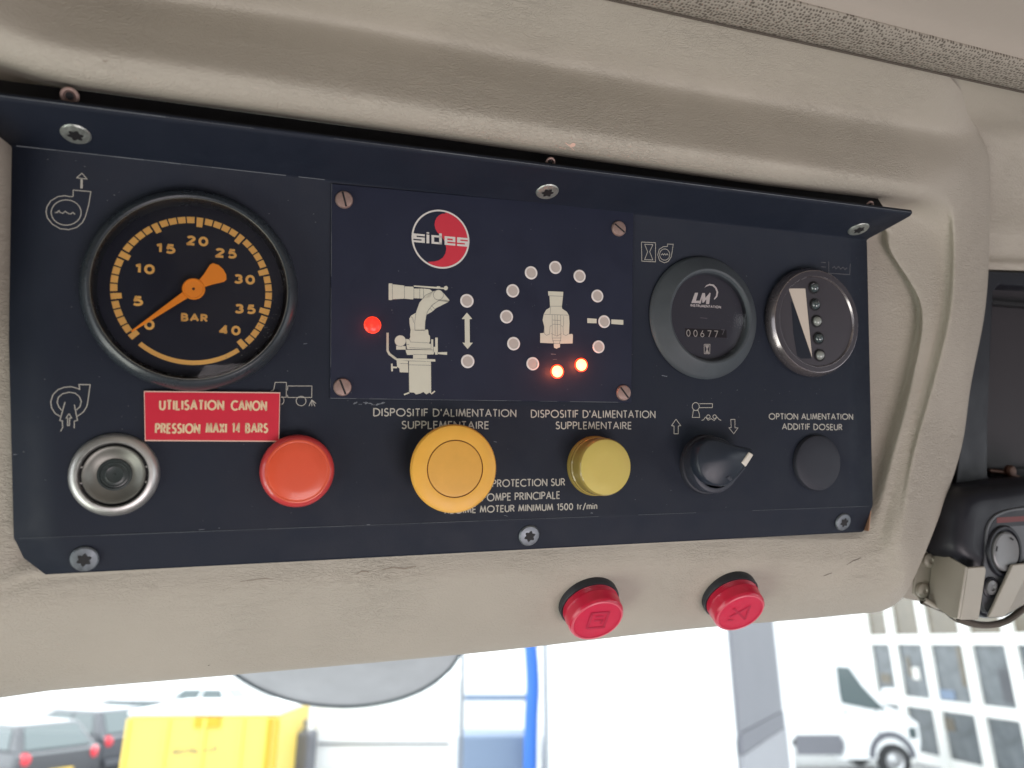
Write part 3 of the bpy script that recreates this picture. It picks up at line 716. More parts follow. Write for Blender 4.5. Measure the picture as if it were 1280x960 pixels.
# wording
def words(text, x0, y0, x1, y1, hpx, wd=.42, parent=cp, w=E_, m='print', sp=.24, name='lettering', wordsp=.45):
    a = at(x0, y0, w); b = at(x1, y1, w); hh = abs(at((x0 + x1) / 2, (y0 + y1) / 2 - hpx, w)[1] - at((x0 + x1) / 2, (y0 + y1) / 2, w)[1])
    mb = write(MB(), text, a, b, hh, wd, w, sp, wordsp)
    o = mb.build(name, m, parent, a, smooth=0); lab(o, 'reads ' + text.replace('/', ' per ')); return o
words("DISPOSITIF D'ALIMENTATION", 467.2, 519.8, 644.8, 520.8, 8.8)
words("SUPPLEMENTAIRE", 502.5, 535.6, 610.5, 535.9, 8.8)
words("DISPOSITIF D'ALIMENTATION", 664.2, 521.6, 818.8, 522.2, 8.6)
words("SUPPLEMENTAIRE", 695, 536.0, 789, 536.2, 8.4)
words("AUTOPROTECTION SUR", 583, 609.3, 705.8, 606.6, 8.4)
words("LA POMPE PRINCIPALE", 585, 627.0, 699.5, 623.0, 8.6)
words("REGIME MOTEUR MINIMUM 1500 tr/min", 556.5, 641.9, 746, 636.0, 7.6)
words("OPTION ALIMENTATION", 961.5, 524, 1066, 524.2, 6.8)
words("ADDITIF DOSEUR", 978, 536.6, 1052.5, 537.4, 6.8)
# scratches and specks
rs = random.Random(3)
for k in range(9):
    x = 446 + k * 4.2 + rs.uniform(-1.5, 1.5); y = 504 + rs.uniform(-2, 2)
    pts = [(x + rs.uniform(-3, 3), y + rs.uniform(-1.6, 1.2)) for _ in range(4)]
    if k == 0: scr = MB()
    scr.stroke([at(px, py, E_) for px, py in pts], rs.uniform(.1, .4), .05)
for (x, y) in ((497, 339), (690, 443), (694, 450), (707, 487), (252, 662), (275, 660), (20, 568), (382, 430), (620, 552), (632, 645), (740, 641), (460, 656), (830, 470)):
    pts = [(x + rs.uniform(-4, 4), y + rs.uniform(-.8, .8)) for _ in range(3)]
    scr.stroke([at(px, py, E_) for px, py in pts], rs.uniform(.08, .25), .82 if 414 < x < 788 and y < 500 else .05)
scr_o = scr.build('paint_scratches', 'chip', cp, smooth=0); scr_o['kind'] = 'stuff'

# ---- company logo
C7 = (9.6, 500, 250)
ring_pts = arc(486, 470, 338, 340, 0, 352, 60)
ring_pts = [(486 + 337 * math.cos(R_(a)) + 0 * 1, 470 + 343 * math.sin(R_(a)) + 26 * math.cos(R_(a))) for a in range(0, 360, 6)]
redp = [(545, 163), (505, 165), (470, 182), (438, 215), (420, 255), (415, 300), (425, 345), (450, 390), (490, 430), (525, 475), (548, 530), (555, 585), (545, 640), (515, 690), (470, 722), (410, 738), (335, 742)]
redp += [(486 + 334 * math.cos(R_(a)), 470 + 338 * math.sin(R_(a)) + 26 * math.cos(R_(a))) for a in range(112, -86, -6)]
logo = art('logo', [['c'] + ring_pts], .62, C7, 'logowhite', parent=legend, w=W + .03, text='round red and black swirl emblem reading sides')
art('swirl', [], .1, C7, 'logored', [redp], parent=legend, w=W)
lett = MB()
def lq(x0, x1, y0, y1):
    f = lambda x, y: (x, y + 400 + (x - 160) * .088)
    P = [f(x0, y0), f(x1, y0), f(x1, y1), f(x0, y1)]
    lett.flat(tr(P, *C7, W + .06), W + .06)
t_ = 27
for ox in (160, 685):   # s
    wl = 138 if ox == 160 else 134
    for a, b in ((0, 24), (40, 64), (80, 104)): lq(ox, ox + wl, a, b)
    lq(ox, ox + 40, 22, 42); lq(ox + wl - 40, ox + wl, 62, 82)
lq(318, 352, 0, 104); lq(318, 350, -28, -12)                                   # i
lq(378, 500, 0, 24); lq(378, 500, 80, 104); lq(378, 410, 22, 82); lq(470, 502, -28, 104)   # d
lq(535, 664, 0, 24); lq(535, 664, 80, 104); lq(535, 568, 22, 82); lq(632, 664, 22, 64); lq(566, 634, 44, 62)   # e
lett.build('logo_lettering', 'logowhite', legend, at(535, 297, W), smooth=0)

# ---- side view of the water cannon
C8 = (6, 470, 340)
mono = [
 [(95, 86), (122, 86), (124, 92), (212, 102), (214, 108), (278, 110), (284, 124), (358, 124), (400, 128), (430, 150), (400, 190), (358, 200), (282, 196), (278, 206), (212, 200), (124, 205), (122, 210), (95, 210)],
 [(283, 100), (455, 112), (458, 106), (480, 108), (482, 116), (508, 118), (515, 106), (530, 104), (541, 118), (534, 134), (520, 138), (508, 128), (482, 126), (455, 125), (283, 110)],
 [(292, 436), (290, 380), (300, 300), (325, 230), (370, 175), (430, 145), (470, 132), (495, 145), (552, 212), (540, 226), (470, 212), (430, 240), (395, 280), (375, 330), (368, 400), (367, 438)],
 [(552, 212), (540, 226), (448, 272), (430, 290), (420, 298), (385, 318), (380, 300), (420, 255), (470, 205)],
 [(300, 305), (262, 328), (250, 350), (252, 390), (260, 436), (292, 436), (292, 360)],
 [(260, 432), (390, 432), (395, 470), (404, 478), (406, 518), (398, 536), (412, 540), (412, 580), (250, 578), (250, 500), (258, 488), (256, 470)],
 [(225, 502), (250, 506), (250, 580), (232, 576), (228, 540)],
 [(152, 552), (222, 556), (222, 582), (152, 582)],
 [(222, 582), (412, 580), (440, 585), (432, 618), (234, 622), (225, 600)],
 [(278, 618), (382, 618), (382, 650), (278, 650)],
 [(414, 505), (430, 505), (430, 560), (444, 562), (444, 492), (463, 492), (463, 620), (444, 620), (440, 600), (414, 600)],
 [(463, 602), (533, 600), (533, 622), (463, 615)],
 [(142, 648), (445, 654), (445, 672), (150, 662)],
 [(155, 660), (240, 668), (242, 754), (178, 752), (176, 724), (158, 710)],
 [(112, 688), (124, 686), (126, 708), (158, 710), (158, 722), (128, 722), (126, 745), (114, 745)],
 [(246, 668), (412, 672), (414, 915), (400, 904), (378, 918), (355, 900), (330, 912), (300, 918), (285, 905), (250, 902)],
]
cs = art('cannon_side_view', [[(87, 455), (87, 590), (100, 615), (150, 648)], [(210, 920), (250, 905)], [(414, 915), (442, 893)]], .5, C8, 'cream', mono, parent=legend, w=W, text='cream side view drawing of a water cannon on its column')
MB().flat([at(470 + x / 6, 340 + y / 6, W)[:2] for x, y in arc(182, 516, 43, 42, 0, 345, 22)], W).build('cannon_motor', 'cream', legend, at(500, 426, W), smooth=0)
MB().stroke([at(470 + x / 6, 340 + y / 6, W)[:2] for x, y in [(87, 455), (87, 590), (100, 615), (150, 652)]], .8, W).build('hand_rail', 'cream', legend, at(485, 440, W), smooth=0)
art('outline', [[(122, 88), (122, 208)], [(212, 102), (214, 200)], [(284, 124), (284, 196)], [(328, 124), (328, 198)], [(356, 124), (358, 198)], ['c'] + arc(468, 172, 38, 38, 0, 345, 20), [(292, 436), (290, 380), (300, 300), (325, 230), (370, 175), (430, 145)],
    [(292, 438), (367, 438)], [(367, 438), (370, 370), (385, 300), (420, 250), (470, 215), (545, 222)], [(418, 255), (440, 275)], [(405, 272), (425, 295)], [(250, 500), (258, 525), (400, 532)], [(250, 568), (412, 574)], [(222, 540), (250, 545)],
    [(222, 582), (434, 584)], [(278, 618), (382, 620)], ['c'] + arc(182, 516, 43, 42, 0, 345, 20), [(430, 505), (430, 600)], [(246, 668), (246, 902)], [(246, 696), (412, 700)], [(178, 686), (244, 688)], [(262, 335), (275, 345), (282, 380)], [(463, 602), (463, 620)]],
    .13, C8, 'ink', parent=legend, w=W + .03)
art('double_arrow', [], .1, C8, 'cream', [[(682, 304), (643, 352), (665, 354), (667, 530), (648, 530), (687, 578), (727, 530), (704, 530), (702, 354), (722, 352)]], parent=legend, w=W, text='white vertical double headed arrow')
C9 = (5.333, 610, 310)
top = [
 [(400, 288), (502, 292), (500, 322), (492, 392), (494, 404), (525, 425), (540, 450), (543, 500), (540, 575), (560, 572), (566, 580), (564, 636), (480, 638), (480, 662), (462, 668), (458, 672), (440, 664), (438, 636), (348, 632), (348, 568), (372, 566), (374, 520), (364, 480), (372, 440), (388, 412), (414, 396), (410, 322), (402, 318)],
]
art('cannon_top_view', [], .1, C9, 'cream', top, parent=legend, w=W, text='cream top view drawing of a water cannon')
art('outline', [[(402, 318), (500, 322)], [(412, 388), (494, 388)], [(372, 442), (540, 448)], [(418, 392), (414, 440)], [(428, 445), (428, 600), (440, 640)], [(446, 445), (448, 580)], [(462, 445), (462, 585)], [(484, 447), (486, 600), (476, 640)], [(430, 480), (482, 484)], [(430, 508), (482, 510)],
    [(374, 520), (376, 570), (390, 582), (410, 575), (414, 520), (426, 518)], [(486, 518), (500, 522), (502, 575), (520, 584), (538, 572)], [(420, 570), (460, 588), (490, 570)], [(428, 600), (488, 600)], [(430, 618), (488, 618)], [(438, 636), (480, 638)], [(504, 455), (504, 520)]],
    .13, C9, 'ink', parent=legend, w=W + .03)
art('dash_mark', [], .1, C9, 'cream', [[(662, 468), (724, 472), (724, 502), (662, 500)], [(822, 476), (902, 480), (902, 512), (822, 506)]], parent=legend, w=W)
# LED windows
led_px = [(694.0, 334.3), (663.7, 341), (724.3, 345.2), (640.8, 363.5), (746.5, 370), (633, 395.8), (755, 402), (641.8, 429.5), (748, 433.5), (665.7, 454.6), (583.5, 376), (584.5, 451.6)]
first = None
for px, py in led_px:
    c = at(px, py, .75)
    if first is None:
        o = MB().lathe([(2.55, 0), (2.55, .25), (2.35, .4), (1.95, .4), (1.9, .2)], 28, c).build('indicator_light', 'ledrim', cp, c)
        d = MB().lathe([(1.95, .18), (1.2, .24), (0, .26)], 28, c).build('window', 'ledface', o, c); first = (o, d)
    else:
        o = first[0].copy(); COL.objects.link(o); o.location = Vector(c) * .001; o['_o'] = list(c)
        d = first[1].copy(); COL.objects.link(d); d.parent = o; d.location = (0, 0, 0)
for px, py in ((696.3, 464.4), (726.3, 456.2)):
    c = at(px, py, .75)
    o = lab(MB().lathe([(2.75, 0), (2.75, .3), (2.3, .5), (2.2, .3)], 28, c).build('indicator_light', 'ledhalo', cp, c), 'lit indicator glowing yellow white with a red halo')
    MB().lathe([(2.25, .3), (1.6, .8), (.8, 1.0), (0, 1.05)], 28, c).build('window', 'ledon', o, c)
c = at(465.6, 406.3, .75)
o = lab(MB().lathe([(3.0, 0), (3.0, .2), (2.8, .3)], 28, c).build('indicator_light', 'ledhalo', cp, c), 'lit red indicator left of the cannon drawing')
MB().lathe([(2.8, .3), (2.2, .8), (1.0, 1.1), (0, 1.15)], 28, c).build('window', 'ledred', o, c)

# light given off by the lit lamps
for (px, py), col, en in (((696.3, 464.4), (1.0, .16, .05), .0035), ((726.3, 456.2), (1.0, .16, .05), .0035), ((465.6, 406.3), (1.0, .04, .02), .0012)):
    d = bpy.data.lights.new('lamp_glow', 'POINT'); d.energy = en; d.color = col; d.shadow_soft_size = .0012
    o = bpy.data.objects.new('lamp_glow', d); COL.objects.link(o); o.location = PM @ (Vector(at(px, py, 4.2)) * .001)
# dust on the panel
rd_ = random.Random(11)
def specks(name, n, f, w, parent, a=.05, b=.17):
    mb = MB()
    for _ in range(n):
        x, y = f(); r = rd_.uniform(a, b); k = rd_.uniform(0, 3); el = rd_.uniform(.5, 2.2)
        mb.add([(x + r * el * math.cos(k + t_ * 1.57), y + r * math.sin(k + t_ * 1.57), w) for t_ in range(4)], [(0, 1, 2, 3)])
    o = mb.build(name, 'dust', parent, (mb.v[0]), smooth=0); o['kind'] = 'stuff'
specks('dust_specks', 260, lambda: (rd_.uniform(-158, 169), rd_.uniform(-49, 68)), .05, cp)
specks('dust_specks', 60, lambda: (rd_.uniform(-65, 40), rd_.uniform(-9, 62)), .80, legend)
# ---- pressure gauge
gc = at(242.3, 364.0, 0); gc[2] = 0
pg = lab(MB().lathe([(32.6, 0), (33.0, .8), (33.0, 2.2), (32.4, 4.2), (31.2, 5.8), (30.2, 6.3), (29.6, 6.1), (29.3, 5.4), (28.6, 3.2), (28.2, 1.2), (28.1, .6)], 128, gc).build('pressure_gauge', 'bezel', cp, gc), 'large round black pressure gauge, orange needle resting near zero')
MB().lathe([(28.3, 1.0), (10, 1.0), (0, 1.0)], 96, gc).build('dial', 'dial', pg, gc)
MB().lathe([(29.45, 5.55), (29.1, 5.75), (15, 5.9), (0, 5.95)], 96, gc).build('glass', 'glass', pg, gc)
MB().lathe([(29.55, 5.98), (29.42, 6.04), (29.3, 5.9)], 128, gc).build('glass_highlight', 'chrome2', pg, gc)  # thin bright ring put in for the highlight round the glass
def _gl():
    a = R_(rd_.gauss(-38, 22)); r = rd_.uniform(23, 29); return gc[0] + r * math.cos(a), gc[1] + r * math.sin(a)
specks('glass_scratches', 70, _gl, 6.0, pg, .04, .16)
ga = lambda k: 221.6 - k * 6.735
Rt = 24.5
for k in range(41):
    a = R_(ga(k)); major = k % 5 == 0
    ri, hw = (Rt - 3.2, 1.02) if major else (Rt - 2.1, 1.22)
    if k == 0: ri = Rt - 3.0; hw = .95
    e = np.array([math.cos(a), math.sin(a)]); t = np.array([-e[1], e[0]])
    P = [gc[:2] + e * ri - t * hw * (ri / Rt), gc[:2] + e * Rt - t * hw, gc[:2] + e * Rt + t * hw, gc[:2] + e * ri + t * hw * (ri / Rt)]
    MB().flat(P, 1.05).build('tick_mark', 'dialprint', pg, (*(gc[:2] + e * (Rt - 1)), 1.05), smooth=0)
a0, a1 = 229.5, 307
MB().grid([[(gc[0] + r * math.cos(R_(a0 + (a1 - a0) * i / 40)), gc[1] + r * math.sin(R_(a0 + (a1 - a0) * i / 40)), 1.05) for i in range(41)] for r in (Rt, Rt - 1.5)]).build('bottom_arc', 'dialprint', pg, (gc[0], gc[1] - Rt + .7, 1.05), smooth=0)
def font_text(s, size, off, sx):
    cu = bpy.data.curves.new('t', 'FONT'); cu.body = s; cu.size = size; cu.offset = off; cu.align_x = 'CENTER'; cu.align_y = 'CENTER'; cu.resolution_u = 4
    ob = bpy.data.objects.new('t', cu); COL.objects.link(ob)
    dg = bpy.context.evaluated_depsgraph_get(); dg.update()
    me = bpy.data.meshes.new_from_object(ob.evaluated_get(dg))
    bpy.data.objects.remove(ob)
    V = np.array([v.co[:] for v in me.vertices]); lo = V.min(0); hi = V.max(0); V = V - (lo + hi) / 2
    V[:, 0] *= sx
    return V, [tuple(p.vertices) for p in me.polygons]
def bold(s, px, py, w, hmm, wmm, parent, m, name='numeral'):
    c = at(px, py, w); th = hmm * (.25 if name == 'numeral' else .25)
    o = write(MB(), s, (c[0] - wmm / 2 + th / 2, c[1] - hmm / 2 + th / 2), (c[0] + wmm / 2 - th / 2, c[1] - hmm / 2 + th / 2), hmm - th, th, w, .40 if name == 'numeral' else .34).build(name, m, parent, c, smooth=0)
    return lab(o, 'reads ' + s)
for s_, x, y in (('0', 283, 650), ('5', 230, 540), ('10', 262, 392), ('15', 358, 298), ('20', 505, 263), ('25', 637, 320), ('30', 722, 440), ('35', 725, 577), ('40', 655, 675)):
    two = len(s_) == 2
    bold(s_, 110 + x / 3.692, 230 + y / 3.692, 1.06, 3.25, (6.7 if s_ != '10' and s_ != '15' else 5.9) if two else 3.1, pg, 'dialprint')
bold('BAR', 110 + 492 / 3.692, 230 + 617 / 3.692, 1.06, 2.75, 8.2, pg, 'dialprint', 'lettering')
nd = math.radians(219.6); e = np.array([math.cos(nd), math.sin(nd)]); t = np.array([-e[1], e[0]])
nc = gc[:2] + np.array([.15, .15])
body = [nc + e * 1 + t * 1.35, nc + e * 23.0 + t * .22, nc + e * 23.2, nc + e * 23.0 - t * .22, nc + e * 1 - t * 1.35, nc - e * 2.5 - t * 1.2, nc - e * 5.5 - t * 2.1, nc - e * 9.0 - t * 3.5, nc - e * 10.1 - t * 3.35, nc - e * 11.1 - t * 1.9, nc - e * 11.4, nc - e * 11.1 + t * 1.9, nc - e * 10.1 + t * 3.35, nc - e * 9.0 + t * 3.5, nc - e * 5.5 + t * 2.1, nc - e * 2.5 + t * 1.2]
MB().prism(body, 3.0, 3.35, .1).build('needle', 'needle', pg, (*nc, 3.0))
MB().lathe([(3.5, 3.2), (3.5, 3.7), (3.25, 3.95), (2.9, 3.95), (2.75, 3.75), (.5, 3.75), (.4, 3.4), (0, 3.4)], 48, (*nc, 0)).build('needle_hub', 'needle', pg, (*nc, 3.2))
MB().lathe([(.42, 3.78), (0, 3.8)], 12, (*nc, 0)).build('pivot', 'hole', pg, (*nc, 3.7))

# ---- red engraved label
LW = 1.5
q = [at(179.9, 488.7, LW), at(350.3, 490.4, LW), at(348.9, 552.3, LW), at(181.0, 551.3, LW)]
rl = lab(MB().prism([p[:2] for p in q], .3, LW, .0).build('warning_label', 'labeledge', cp, (*q[3][:2], 0.3)), 'red engraved label with cream words about cannon pressure')
cen = np.mean([p[:2] for p in q], axis=0)
q2 = [p[:2] + (cen - p[:2]) * np.array([.0105, .045]) for p in q]
MB().flat(q2, LW + .04).build('red_face', 'labelred', rl, (*q2[3], LW), smooth=0)
words("UTILISATION", 200, 511.8, 279, 511.8, 10.8, .62, rl, LW + .1, 'labelcream', .30)
words("CANON", 289.5, 512.2, 332.5, 512.6, 10.8, .62, rl, LW + .1, 'labelcream', .30)
words("PRESSION", 194.8, 541.0, 249, 541.0, 10.8, .62, rl, LW + .1, 'labelcream', .30)
words("MAXI", 258, 540.6, 282.5, 540.5, 10.8, .62, rl, LW + .1, 'labelcream', .30)
words("14", 290.5, 540.4, 299.5, 540.4, 10.8, .56, rl, LW + .1, 'labelcream', .42)
words("BARS", 307.5, 540.4, 334, 540.4, 10.4, .62, rl, LW + .1, 'labelcream', .30)

# ---- silver ringed push button
c = at(143.6, 593.0, 0)
sb = lab(MB().lathe([(13.0, 0), (13.0, .5), (12.6, 1.4), (11.8, 2.3), (10.9, 2.8), (10.2, 2.8), (9.9, 2.4), (9.8, .8)], 96, c).build('recessed_push_button', 'chrome', cp, c), 'round silver ringed button with a hollow dark centre')
MB().lathe([(9.8, 1.0), (8.95, 1.0)], 64, c).build('gap_ring', 'hole', sb, c)
MB().lathe([(9.0, .8), (9.0, 2.1), (8.75, 2.35), (8.35, 2.3), (7.6, 1.7), (6.4, .95), (5.4, .55), (4.9, .5)], 64, c).build('inner_cup', 'chrome2', sb, c)
MB().lathe([(5.1, .45), (4.8, .85), (4.4, .9), (4.2, .45), (3.7, .6), (3.5, .4), (2.7, .45), (2.5, .6), (2.2, .5), (.35, .5), (.2, .7), (0, .72)], 48, c).build('lens', 'lensdark', sb, c)
for a in (15, -15, 165, 195):
    pc = c + np.array([9.4 * math.cos(R_(a)), 9.4 * math.sin(R_(a)), 1.4])
    MB().lathe([(.35, -.4), (.35, 0), (.2, .15), (0, .2)], 10, pc).build('pin', 'chrome', sb, pc)
# ---- orange red lamp button
c = at(371.2, 588.0, 0)
o = lab(MB().lathe([(12.0, 0), (12.15, 1.0), (12.1, 3.2), (11.8, 4.4), (11.1, 5.3), (10.4, 5.7)], 96, c).build('round_lamp', 'btnrim', cp, c), 'round orange red lamp below the red label')
MB().lathe([(10.5, 5.7), (10.1, 5.85), (9.7, 5.75), (9.4, 5.9), (6, 6.05), (0, 6.1)], 96, c).build('lens', 'btnred', o, c)
# ---- big amber mushroom button
c = at(558.0, 583.6, 0)
o = lab(MB().lathe([(9.3, 0), (9.3, 6.5), (14.0, 7.8), (14.9, 8.8), (15.4, 10.0), (15.4, 11.0), (14.9, 11.8), (13.6, 12.3), (11.0, 12.6), (10.05, 12.6)], 96, c).build('mushroom_button', 'btnor', cp, c), 'large amber yellow mushroom push button')
MB().lathe([(10.1, 12.6), (10.05, 12.2), (9.75, 12.2), (9.7, 12.6)], 96, c).build('groove', 'groove', o, c)
MB().lathe([(9.75, 12.3), (9.65, 12.62), (8.7, 12.75), (0, 12.6)], 96, c).build('centre_disc', 'btnor2', o, c)
# ---- pale yellow lamp
c = at(743.0, 582.2, 0)
o = lab(MB().lathe([(11.6, 0), (11.6, 1.2), (11.3, 1.8), (11.1, 1.9), (11.3, 2.4), (11.3, 3.4), (10.95, 3.8), (10.95, 8.6), (10.7, 9.6), (10.3, 10.0)], 96, c).build('round_lamp', 'yelside', cp, c), 'round pale yellow lamp with a clear ribbed side')
MB().lathe([(10.35, 10.0), (9.9, 10.3), (5, 10.5), (0, 10.55)], 96, c).build('lens', 'yellens', o, c)
# ---- rotary selector
c = at(881.8, 580.5, 0)
kn = lab(MB().lathe([(12.2, 0), (12.2, 1.0), (11.9, 1.8), (11.2, 2.1), (10.6, 2.2)], 96, c).build('rotary_switch', 'plug', cp, c), 'black rotary selector switch with a white pointer mark')
MB().lathe([(11.3, 2.0), (11.25, 6.5), (10.9, 7.4), (10.1, 7.8), (9.2, 7.8), (9.0, 7.0)], 96, c).build('collar', 'knobring', kn, c)
CK = (6.857, 830, 490)
WK = 12.5
ol = [np.array(p) for p in tr([(500, 417), (430, 402), (360, 415), (312, 465), (292, 540), (290, 620), (315, 705), (360, 765), (420, 800), (490, 813), (555, 803), (607, 757), (700, 648), (738, 592), (776, 535), (768, 503), (742, 484), (620, 458), (560, 440)], *CK, WK)]
kcn = np.mean(ol, axis=0)
MB().prism([(p[0], p[1]) for p in ol], 7.2, WK, .9).build('handle', 'knob', kn, tuple(kcn), smooth=50)
tt = tr([(733, 512), (772, 538), (706, 642), (668, 606)], *CK, WK + .5)
MB().prism([p[:2] for p in tt], WK - 2, WK + .5, .35).build('pointer_mark', 'knobtip', kn, tuple(tt[0]), bevel=.3)
MB().stroke(tr([(700, 650), (655, 705), (612, 758)], *CK, WK - .3), .5, WK - .6).build('grip_edge', 'knobring', kn, tuple(tt[0]))
nb = tr([(530, 735), (560, 715), (590, 745), (565, 770)], *CK, WK + .1)
MB().prism([p[:2] for p in nb], WK - 1, WK + .3, .2).build('highlight_facet', 'knobring', kn, tuple(nb[0]))  # paler facet put in for a glossy highlight on the handle
# ---- blanking plug
c = at(1019.5, 578.5, 0)
lab(MB().lathe([(12.1, 0), (12.1, 1.2), (11.7, 1.9), (10.8, 2.3), (6, 2.7), (0, 2.8)], 96, c).build('blanking_plug', 'plug', cp, c), 'plain black round rubber plug')
# ---- hour meter
c = at(879.0, 397.5, 0)
hm = lab(MB().lathe([(25.4, 0), (25.6, .8), (25.0, 1.8), (24.4, 2.2), (20.2, 5.6), (19.4, 6.0), (18.6, 5.7), (18.0, 4.8), (17.6, 2.6)], 96, c).build('hour_meter', 'hmring', cp, c), 'round grey rimmed hour meter with a digit counter')
MB().lathe([(18, 2.8), (8, 2.8), (0, 2.8)], 64, c).build('dial', 'hmdial', hm, c)
CH = (5.647, 800, 310); WH = 2.86
art('counter_window', [], .1, CH, 'hole', [[(318, 566), (610, 578), (612, 634), (320, 622)]], parent=hm, w=WH)
art('maker_mark', [], .1, CH, 'logowhite', [[(388, 316), (410, 316), (395, 372), (430, 372), (424, 390), (362, 388)], [(415, 392), (440, 318), (458, 318), (462, 352), (492, 316), (498, 318), (488, 396), (466, 396), (468, 362), (450, 386), (440, 386), (438, 352), (428, 394)],
    [(455, 280), (470, 262), (492, 253), (520, 258), (542, 282), (552, 312), (545, 345), (525, 365), (522, 358), (536, 338), (540, 310), (530, 285), (512, 268), (490, 264), (470, 272)]], parent=hm, w=WH, text='reads LM under a crescent')
words("INSTRUMENTATION", 800 + 358 / 5.647, 310 + 412 / 5.647, 800 + 570 / 5.647, 310 + 425 / 5.647, 2.6, .28, hm, WH, 'logowhite', .3)
for dgt, x in (('0', 330), ('0', 380), ('6', 428), ('7', 478), ('7', 525)):
    words(dgt, 800 + x / 5.647, 310 + (622 + (x - 330) * .04) / 5.647, 800 + (x + 24) / 5.647, 310 + (623 + (x - 330) * .04) / 5.647, 7.8, .34, hm, WH + .05, 'print', name='counter_digit')
words('7', 800 + 574 / 5.647, 310 + 612 / 5.647, 800 + 596 / 5.647, 310 + 613 / 5.647, 6.2, .3, hm, WH + .05, 'printdim', name='counter_digit')
art('unit_mark', [[(425, 492), (475, 497)]], .3, CH, 'printdim', parent=hm, w=WH)
art('hourglass_symbol', [['c', (453, 680), (494, 680), (492, 746), (454, 746)]], .3, CH, 'print', [[(458, 686), (490, 686), (476, 714), (489, 742), (459, 742), (471, 714)]], parent=hm, w=WH + .05)
MB().lathe([(18.4, 4.6), (9, 4.9), (0, 4.95)], 64, c).build('glass', 'glass', hm, c)
# ---- five-lamp level gauge
c = at(1012.0, 403.5, 0)
lv = lab(MB().lathe([(23.6, 0), (23.9, .8), (23.9, 2.0), (23.0, 3.8), (22.3, 4.8), (21.6, 5.0), (19.8, 5.0), (19.3, 4.3)], 96, c).build('level_gauge', 'lvside', cp, c), 'round metal level gauge with a pale wedge and five small lamps')
MB().lathe([(22.0, 5.02), (19.9, 5.04), (19.3, 4.2)], 96, c).build('front_ring', 'lvring', lv, c)
MB().lathe([(19.5, 4.2), (0, 4.2)], 64, c).build('dial', 'lvring', lv, c)
CL = (5.647, 940, 310); WL = 4.25
art('dark_wedge', [], .1, CL, 'dial', [[(275, 375), (300, 400), (420, 780), (345, 780), (318, 760), (292, 600)]], parent=lv, w=WL)
art('pale_wedge', [], .1, CL, 'wedge', [[(260, 292), (268, 286), (376, 286), (425, 775)]], parent=lv, w=WL + .06)
for i, (x, y) in enumerate(((435, 280), (443, 400), (455, 517), (467, 637), (475, 757))):
    pc = at(940 + x / 5.647, 310 + y / 5.647, 4.2)
    o = MB().lathe([(2.75, 0), (2.7, .5), (2.35, .7), (2.1, .4)], 28, pc).build('lamp_socket', 'hole', lv, pc)
    MB().lathe([(2.15, .1), (1.95, 1.0), (1.4, 1.7), (.7, 2.05), (0, 2.15)], 28, pc).build('lamp', 'ledglassw' if i in (2, 4) else 'ledglass', lv, pc)

# =================================================================== RADIO CONSOLE
rd_o = thing('radio_console', 'black plastic radio console with smoked recess right of the beige housing', 'radio console', PM, origin=tuple(at(1250, 480, -14)))
def pxs(pts, w): return [tuple(at(x, y, w)) for x, y in pts]
WR = -28
outer = [(1180, 339), (1236, 339), (1300, 341), (1420, 343), (1420, 470), (1420, 560), (1420, 660), (1300, 662), (1236, 662), (1187, 662), (1200, 565), (1180, 480)]
inner = [(1241, 362), (1249, 354), (1300, 356), (1400, 358), (1402, 470), (1402, 560), (1400, 606), (1300, 607), (1246, 606), (1234, 596), (1234, 530), (1237, 450)]
sub = lambda P: crm([np.array((*p, 0)) for p in P], 1, True)
ro = [at(x, y, WR - 1) for x, y in outer]; r1 = [at(x, y, WR) for x, y in outer]
ri_ = [at(x, y, WR) for x, y in inner]; cc_ = np.mean(ri_, axis=0)
def shrink(P, d, w): return [np.array([*(p[:2] + (cc_[:2] - p[:2]) / np.linalg.norm(cc_[:2] - p[:2]) * d), w]) for p in P]
MB().grid([[p - np.array([0, 0, 30]) for p in ro], r1, ri_, shrink(ri_, .8, WR - .6), shrink(ri_, 1.2, WR - 2), shrink(ri_, 1.6, WR - 12)], closed=True, flip=False).build('fascia', 'radio', rd_o, tuple(at(1250, 480, WR)), bevel=.5, smooth=0)
MB().flat([p[:2] for p in shrink(ri_, 1.0, 0)], WR - 11.5).build('smoked_window', 'radioin', rd_o, tuple(at(1260, 480, WR - 11)))
# pocket at the top, ledge at the bottom with brown shapes for its copper reflection
a = at(1238, 376, WR - 6); b = at(1410, 394, WR - 6)
MB().box(a[0], b[0], b[1], a[1], WR - 11, WR - 5).build('upper_slot', 'hole', rd_o, tuple(a))
MB().stroke([at(1262, 377, 0)[:2], at(1276, 382, 0)[:2], at(1300, 384, 0)[:2]], 2.2, WR - 4.9).build('slot_highlight', 'grey', rd_o, tuple(at(1270, 380, WR - 5)))
def pipe(name, pts, r, m, parent, n=10):
    P = crm([np.array(p) for p in pts], 5); rows_ = []
    for i, p in enumerate(P):
        d = P[min(i + 1, len(P) - 1)] - P[max(i - 1, 0)]; d = d / np.linalg.norm(d)
        x = np.cross(d, [0, 0, 1.]); x /= np.linalg.norm(x); y = np.cross(x, d)
        rows_.append([p + (x * math.cos(2 * math.pi * k / n) + y * math.sin(2 * math.pi * k / n)) * r for k in range(n)])
    return MB().grid(rows_, closed=True).build(name, m, parent, tuple(P[0]))
a = at(1236, 586, WR - 8); b = at(1410, 604, WR - 8)
MB().box(a[0], b[0], b[1], a[1], WR - 11, WR - 7).build('lower_ledge', 'hole', rd_o, tuple(a))
pipe('copper_glint', [at(1236, 588, WR - 5), at(1262, 592, WR - 4), at(1290, 604, WR - 4), at(1330, 606, WR - 4)], 1.1, 'copper', rd_o)  # brown tube put in for the copper reflection on the ledge
